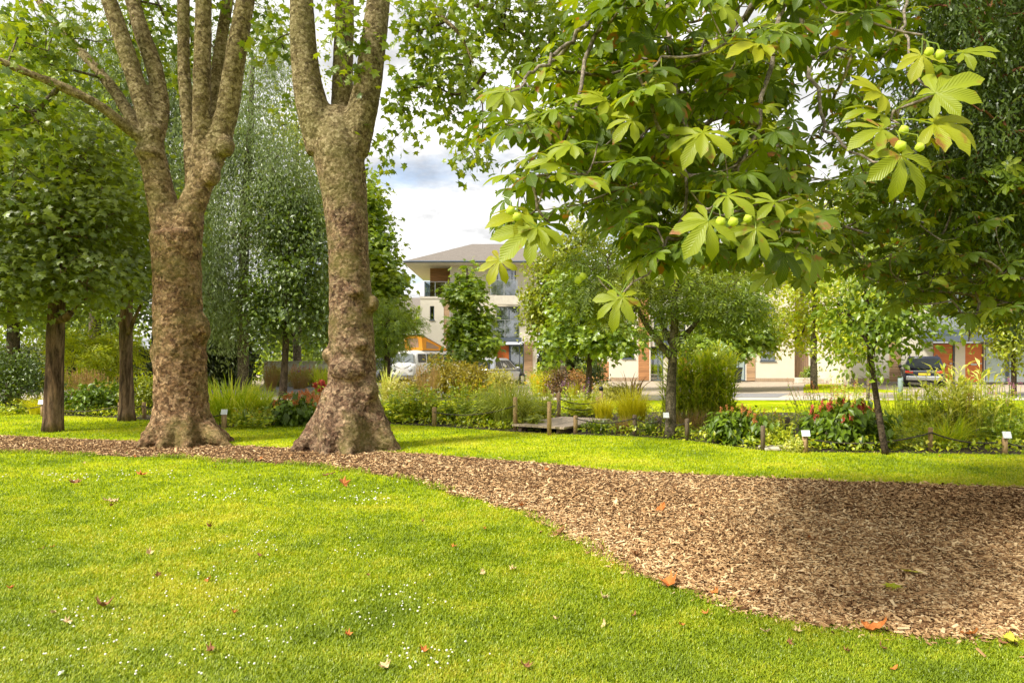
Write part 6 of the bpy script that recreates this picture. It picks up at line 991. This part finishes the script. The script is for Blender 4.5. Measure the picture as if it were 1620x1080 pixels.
big = [(1060, 932, .11, 'dry_orange', 'curled bright orange leaf on the grass beside the bark path', MAPLE, .75), (1382, 1003, .13, 'dry_orange', 'long rust-coloured curled leaf on the near edge of the bark path', OVAL, .9), (1447, 912, .14, 'dry_yellow', 'yellow-green fallen leaf lying on the bark chips', MAPLE, .2), (885, 849, .16, 'dry_brown', 'dead brown leaf with pale edge where grass meets the bark path', OVAL, .6), (1045, 809, .14, 'dry_orange', 'flat orange leaf in the middle of the bark path', OVAL, .3), (1598, 1021, .13, 'dry_yellow', 'pale yellow leaf in the grass at the lower right edge', OVAL, .4), (1535, 1012, .10, 'dry_orange', 'tawny leaf on the bark edge beside the pale yellow leaf', OVAL, .5), (224, 755, .13, 'dry_orange', 'orange leaf among the clover on the left lawn', MAPLE, .5), (120, 768, .13, 'dry_brown', 'brown curled leaf on the left lawn below the maples', MAPLE, .6), (175, 797, .17, 'dry_tan', 'pale tan leaf lying flat on the left lawn', OVAL, .3), (520, 755, .16, 'dry_brown', 'dark reddish leaf on the grass under the mossy plane tree', OVAL, .6), (543, 770, .17, 'dry_orange', 'orange leaf close to the dark reddish one on the grass', MAPLE, .5), (163, 968, .09, 'dry_brown', 'small dark brown leaf low on the left lawn', MAPLE, .8), (98, 1074, .06, 'fl_white', 'whitish petal-like leaf at the bottom left edge', OVAL, .4), (1005, 884, .10, 'dry_brown', 'small brown heap-like leaf where the bark narrows', MAPLE, .9)]
for px, py, s, m_, l, T, cu in big:
    o = leaf_mesh(int(px), T, cu).build('fallen_leaf', M[m_]); o.location = tuple(G(px, py)+np.array([0, 0, .028])); o.scale = (s,)*3; o.rotation_euler = (rng.normal()*.3, rng.normal()*.3, rng.uniform(0, 6.28)); tag(o, l, 'fallen leaf', 'fallen leaves on lawn and path')
protos = {}
for m_ in ('dry_orange', 'dry_brown', 'dry_tan'):
    for j in range(3): o = leaf_mesh(j+5, MAPLE if j < 2 else OVAL, .8).build('fallen_leaf', M[m_]); protos[(m_, j)] = o
used = set()
def strew(px, py, m_, s, label, grp):
    j = int(rng.integers(0, 3)); p0 = protos[(m_, j)]
    if (m_, j) in used: o = p0.copy(); sc.collection.objects.link(o)
    else: used.add((m_, j)); o = p0
    o.location = tuple(G(px, py)+np.array([0, 0, .026])); o.scale = (s,)*3; o.rotation_euler = (rng.normal()*.35, rng.normal()*.35, rng.uniform(0, 6.28)); tag(o, label, 'fallen leaf', grp)
cnt = 0
while cnt < 60:
    px, py = rng.uniform(5, 1615), 560+rng.uniform(.26, 1)**1.2*515
    if py < 705: continue
    g = G(px, py)[:2][None]; onp = inside(path_poly, g)[0]; m_ = ['dry_orange', 'dry_brown', 'dry_tan'][rng.choice(3, p=[.25, .4, .35])]; kind = {'dry_orange': 'orange', 'dry_brown': 'dark brown', 'dry_tan': 'pale tan'}[m_]
    if onp and rng.uniform() < .4: continue
    strew(px, py, m_, rng.uniform(.028, .06) if not onp else rng.uniform(.035, .075), f'small {kind} fallen leaf on the bark chips' if onp else f'small {kind} fallen leaf on the mown grass', f'small {kind} leaves on the {"path" if onp else "lawn"}'); cnt += 1
for k in list(protos):
    if k not in used: bpy.data.objects.remove(protos[k])
# clover heads
bm = bmesh.new(); bmesh.ops.create_icosphere(bm, subdivisions=2, radius=1)
for i, v_ in enumerate(bm.verts): v_.co *= 1+.22*((i*37 % 11)/11-.5); v_.co.z *= .8
hv_ = np.array([x.co[:] for x in bm.verts]); hf = [[x.index for x in f_.verts] for f_ in bm.faces]; bm.free()
M['clover'] = plain('clover', (0.74, 0.72, 0.60), .9, var=.12, scale=200)
patches = [(100, 756, 60, 8), (222, 754, 60, 7), (437, 773, 90, 12), (333, 788, 60, 8), (407, 870, 70, 22), (370, 917, 90, 30), (304, 939, 70, 30), (126, 976, 60, 26), (595, 791, 40, 10), (562, 880, 40, 20), (651, 950, 70, 30), (614, 995, 60, 30), (420, 1000, 90, 40), (677, 1050, 60, 20), (300, 830, 260, 60), (330, 960, 300, 90), (260, 1050, 240, 30)]
pts = []
while len(pts) < 440:
    a = patches[rng.integers(0, len(patches))]; px, py = a[0]+rng.normal()*a[2]*.6, a[1]+rng.normal()*a[3]*.6
    if 725 < py < 1085 and -30 < px < 900 and not inside(path_poly, G(px, py)[:2][None])[0]: pts.append((px, py))
pts.sort(key=lambda t: -t[1]); cl0 = None
for px, py in pts[:300]:
    if cl0 is None: a = MB(); a.add(hv_, None, hf); cl0 = o = a.build('clover_flower', M['clover'], None, True)
    else: o = cl0.copy(); sc.collection.objects.link(o)
    s = rng.uniform(.0035, .007); o.location = tuple(G(px, py)+np.array([0, 0, .036])); o.scale = (s, s, s); o.rotation_euler = (rng.normal()*.4, rng.normal()*.4, rng.uniform(0, 6)); tag(o, 'tiny white clover flower head in the mown lawn', 'clover flower', 'white clover flowers in the lawn')
a = MB()
for px, py in pts[300:]: a.add(hv_*rng.uniform(.006, .0105)+G(px, py)+np.array([0, 0, .036]), None, hf)
o = a.build('clover', M['clover'], None, True); tag(o, 'white clover flowers dotted thickly over the farther lawn', 'clover', kind='stuff')
sdl = thing('weed_seedling', 'small bright green seedling growing through the bark chips', 'seedling', None, tuple(G(1412, 938))); a = MB(); put(a, OVAL, np.array([[0, 0, .04]]*7), np.c_[np.cos(np.arange(7)*.9), np.sin(np.arange(7)*.9), np.full(7, .3)], np.array([0, 0, 1.]), .07); a.build('foliage', M['lf_lime'], sdl); b_ = MB(); b_.tube([(0, 0, 0), (0, 0, .045)], .003, 5); b_.build('stem', M['lf_lime'], sdl)
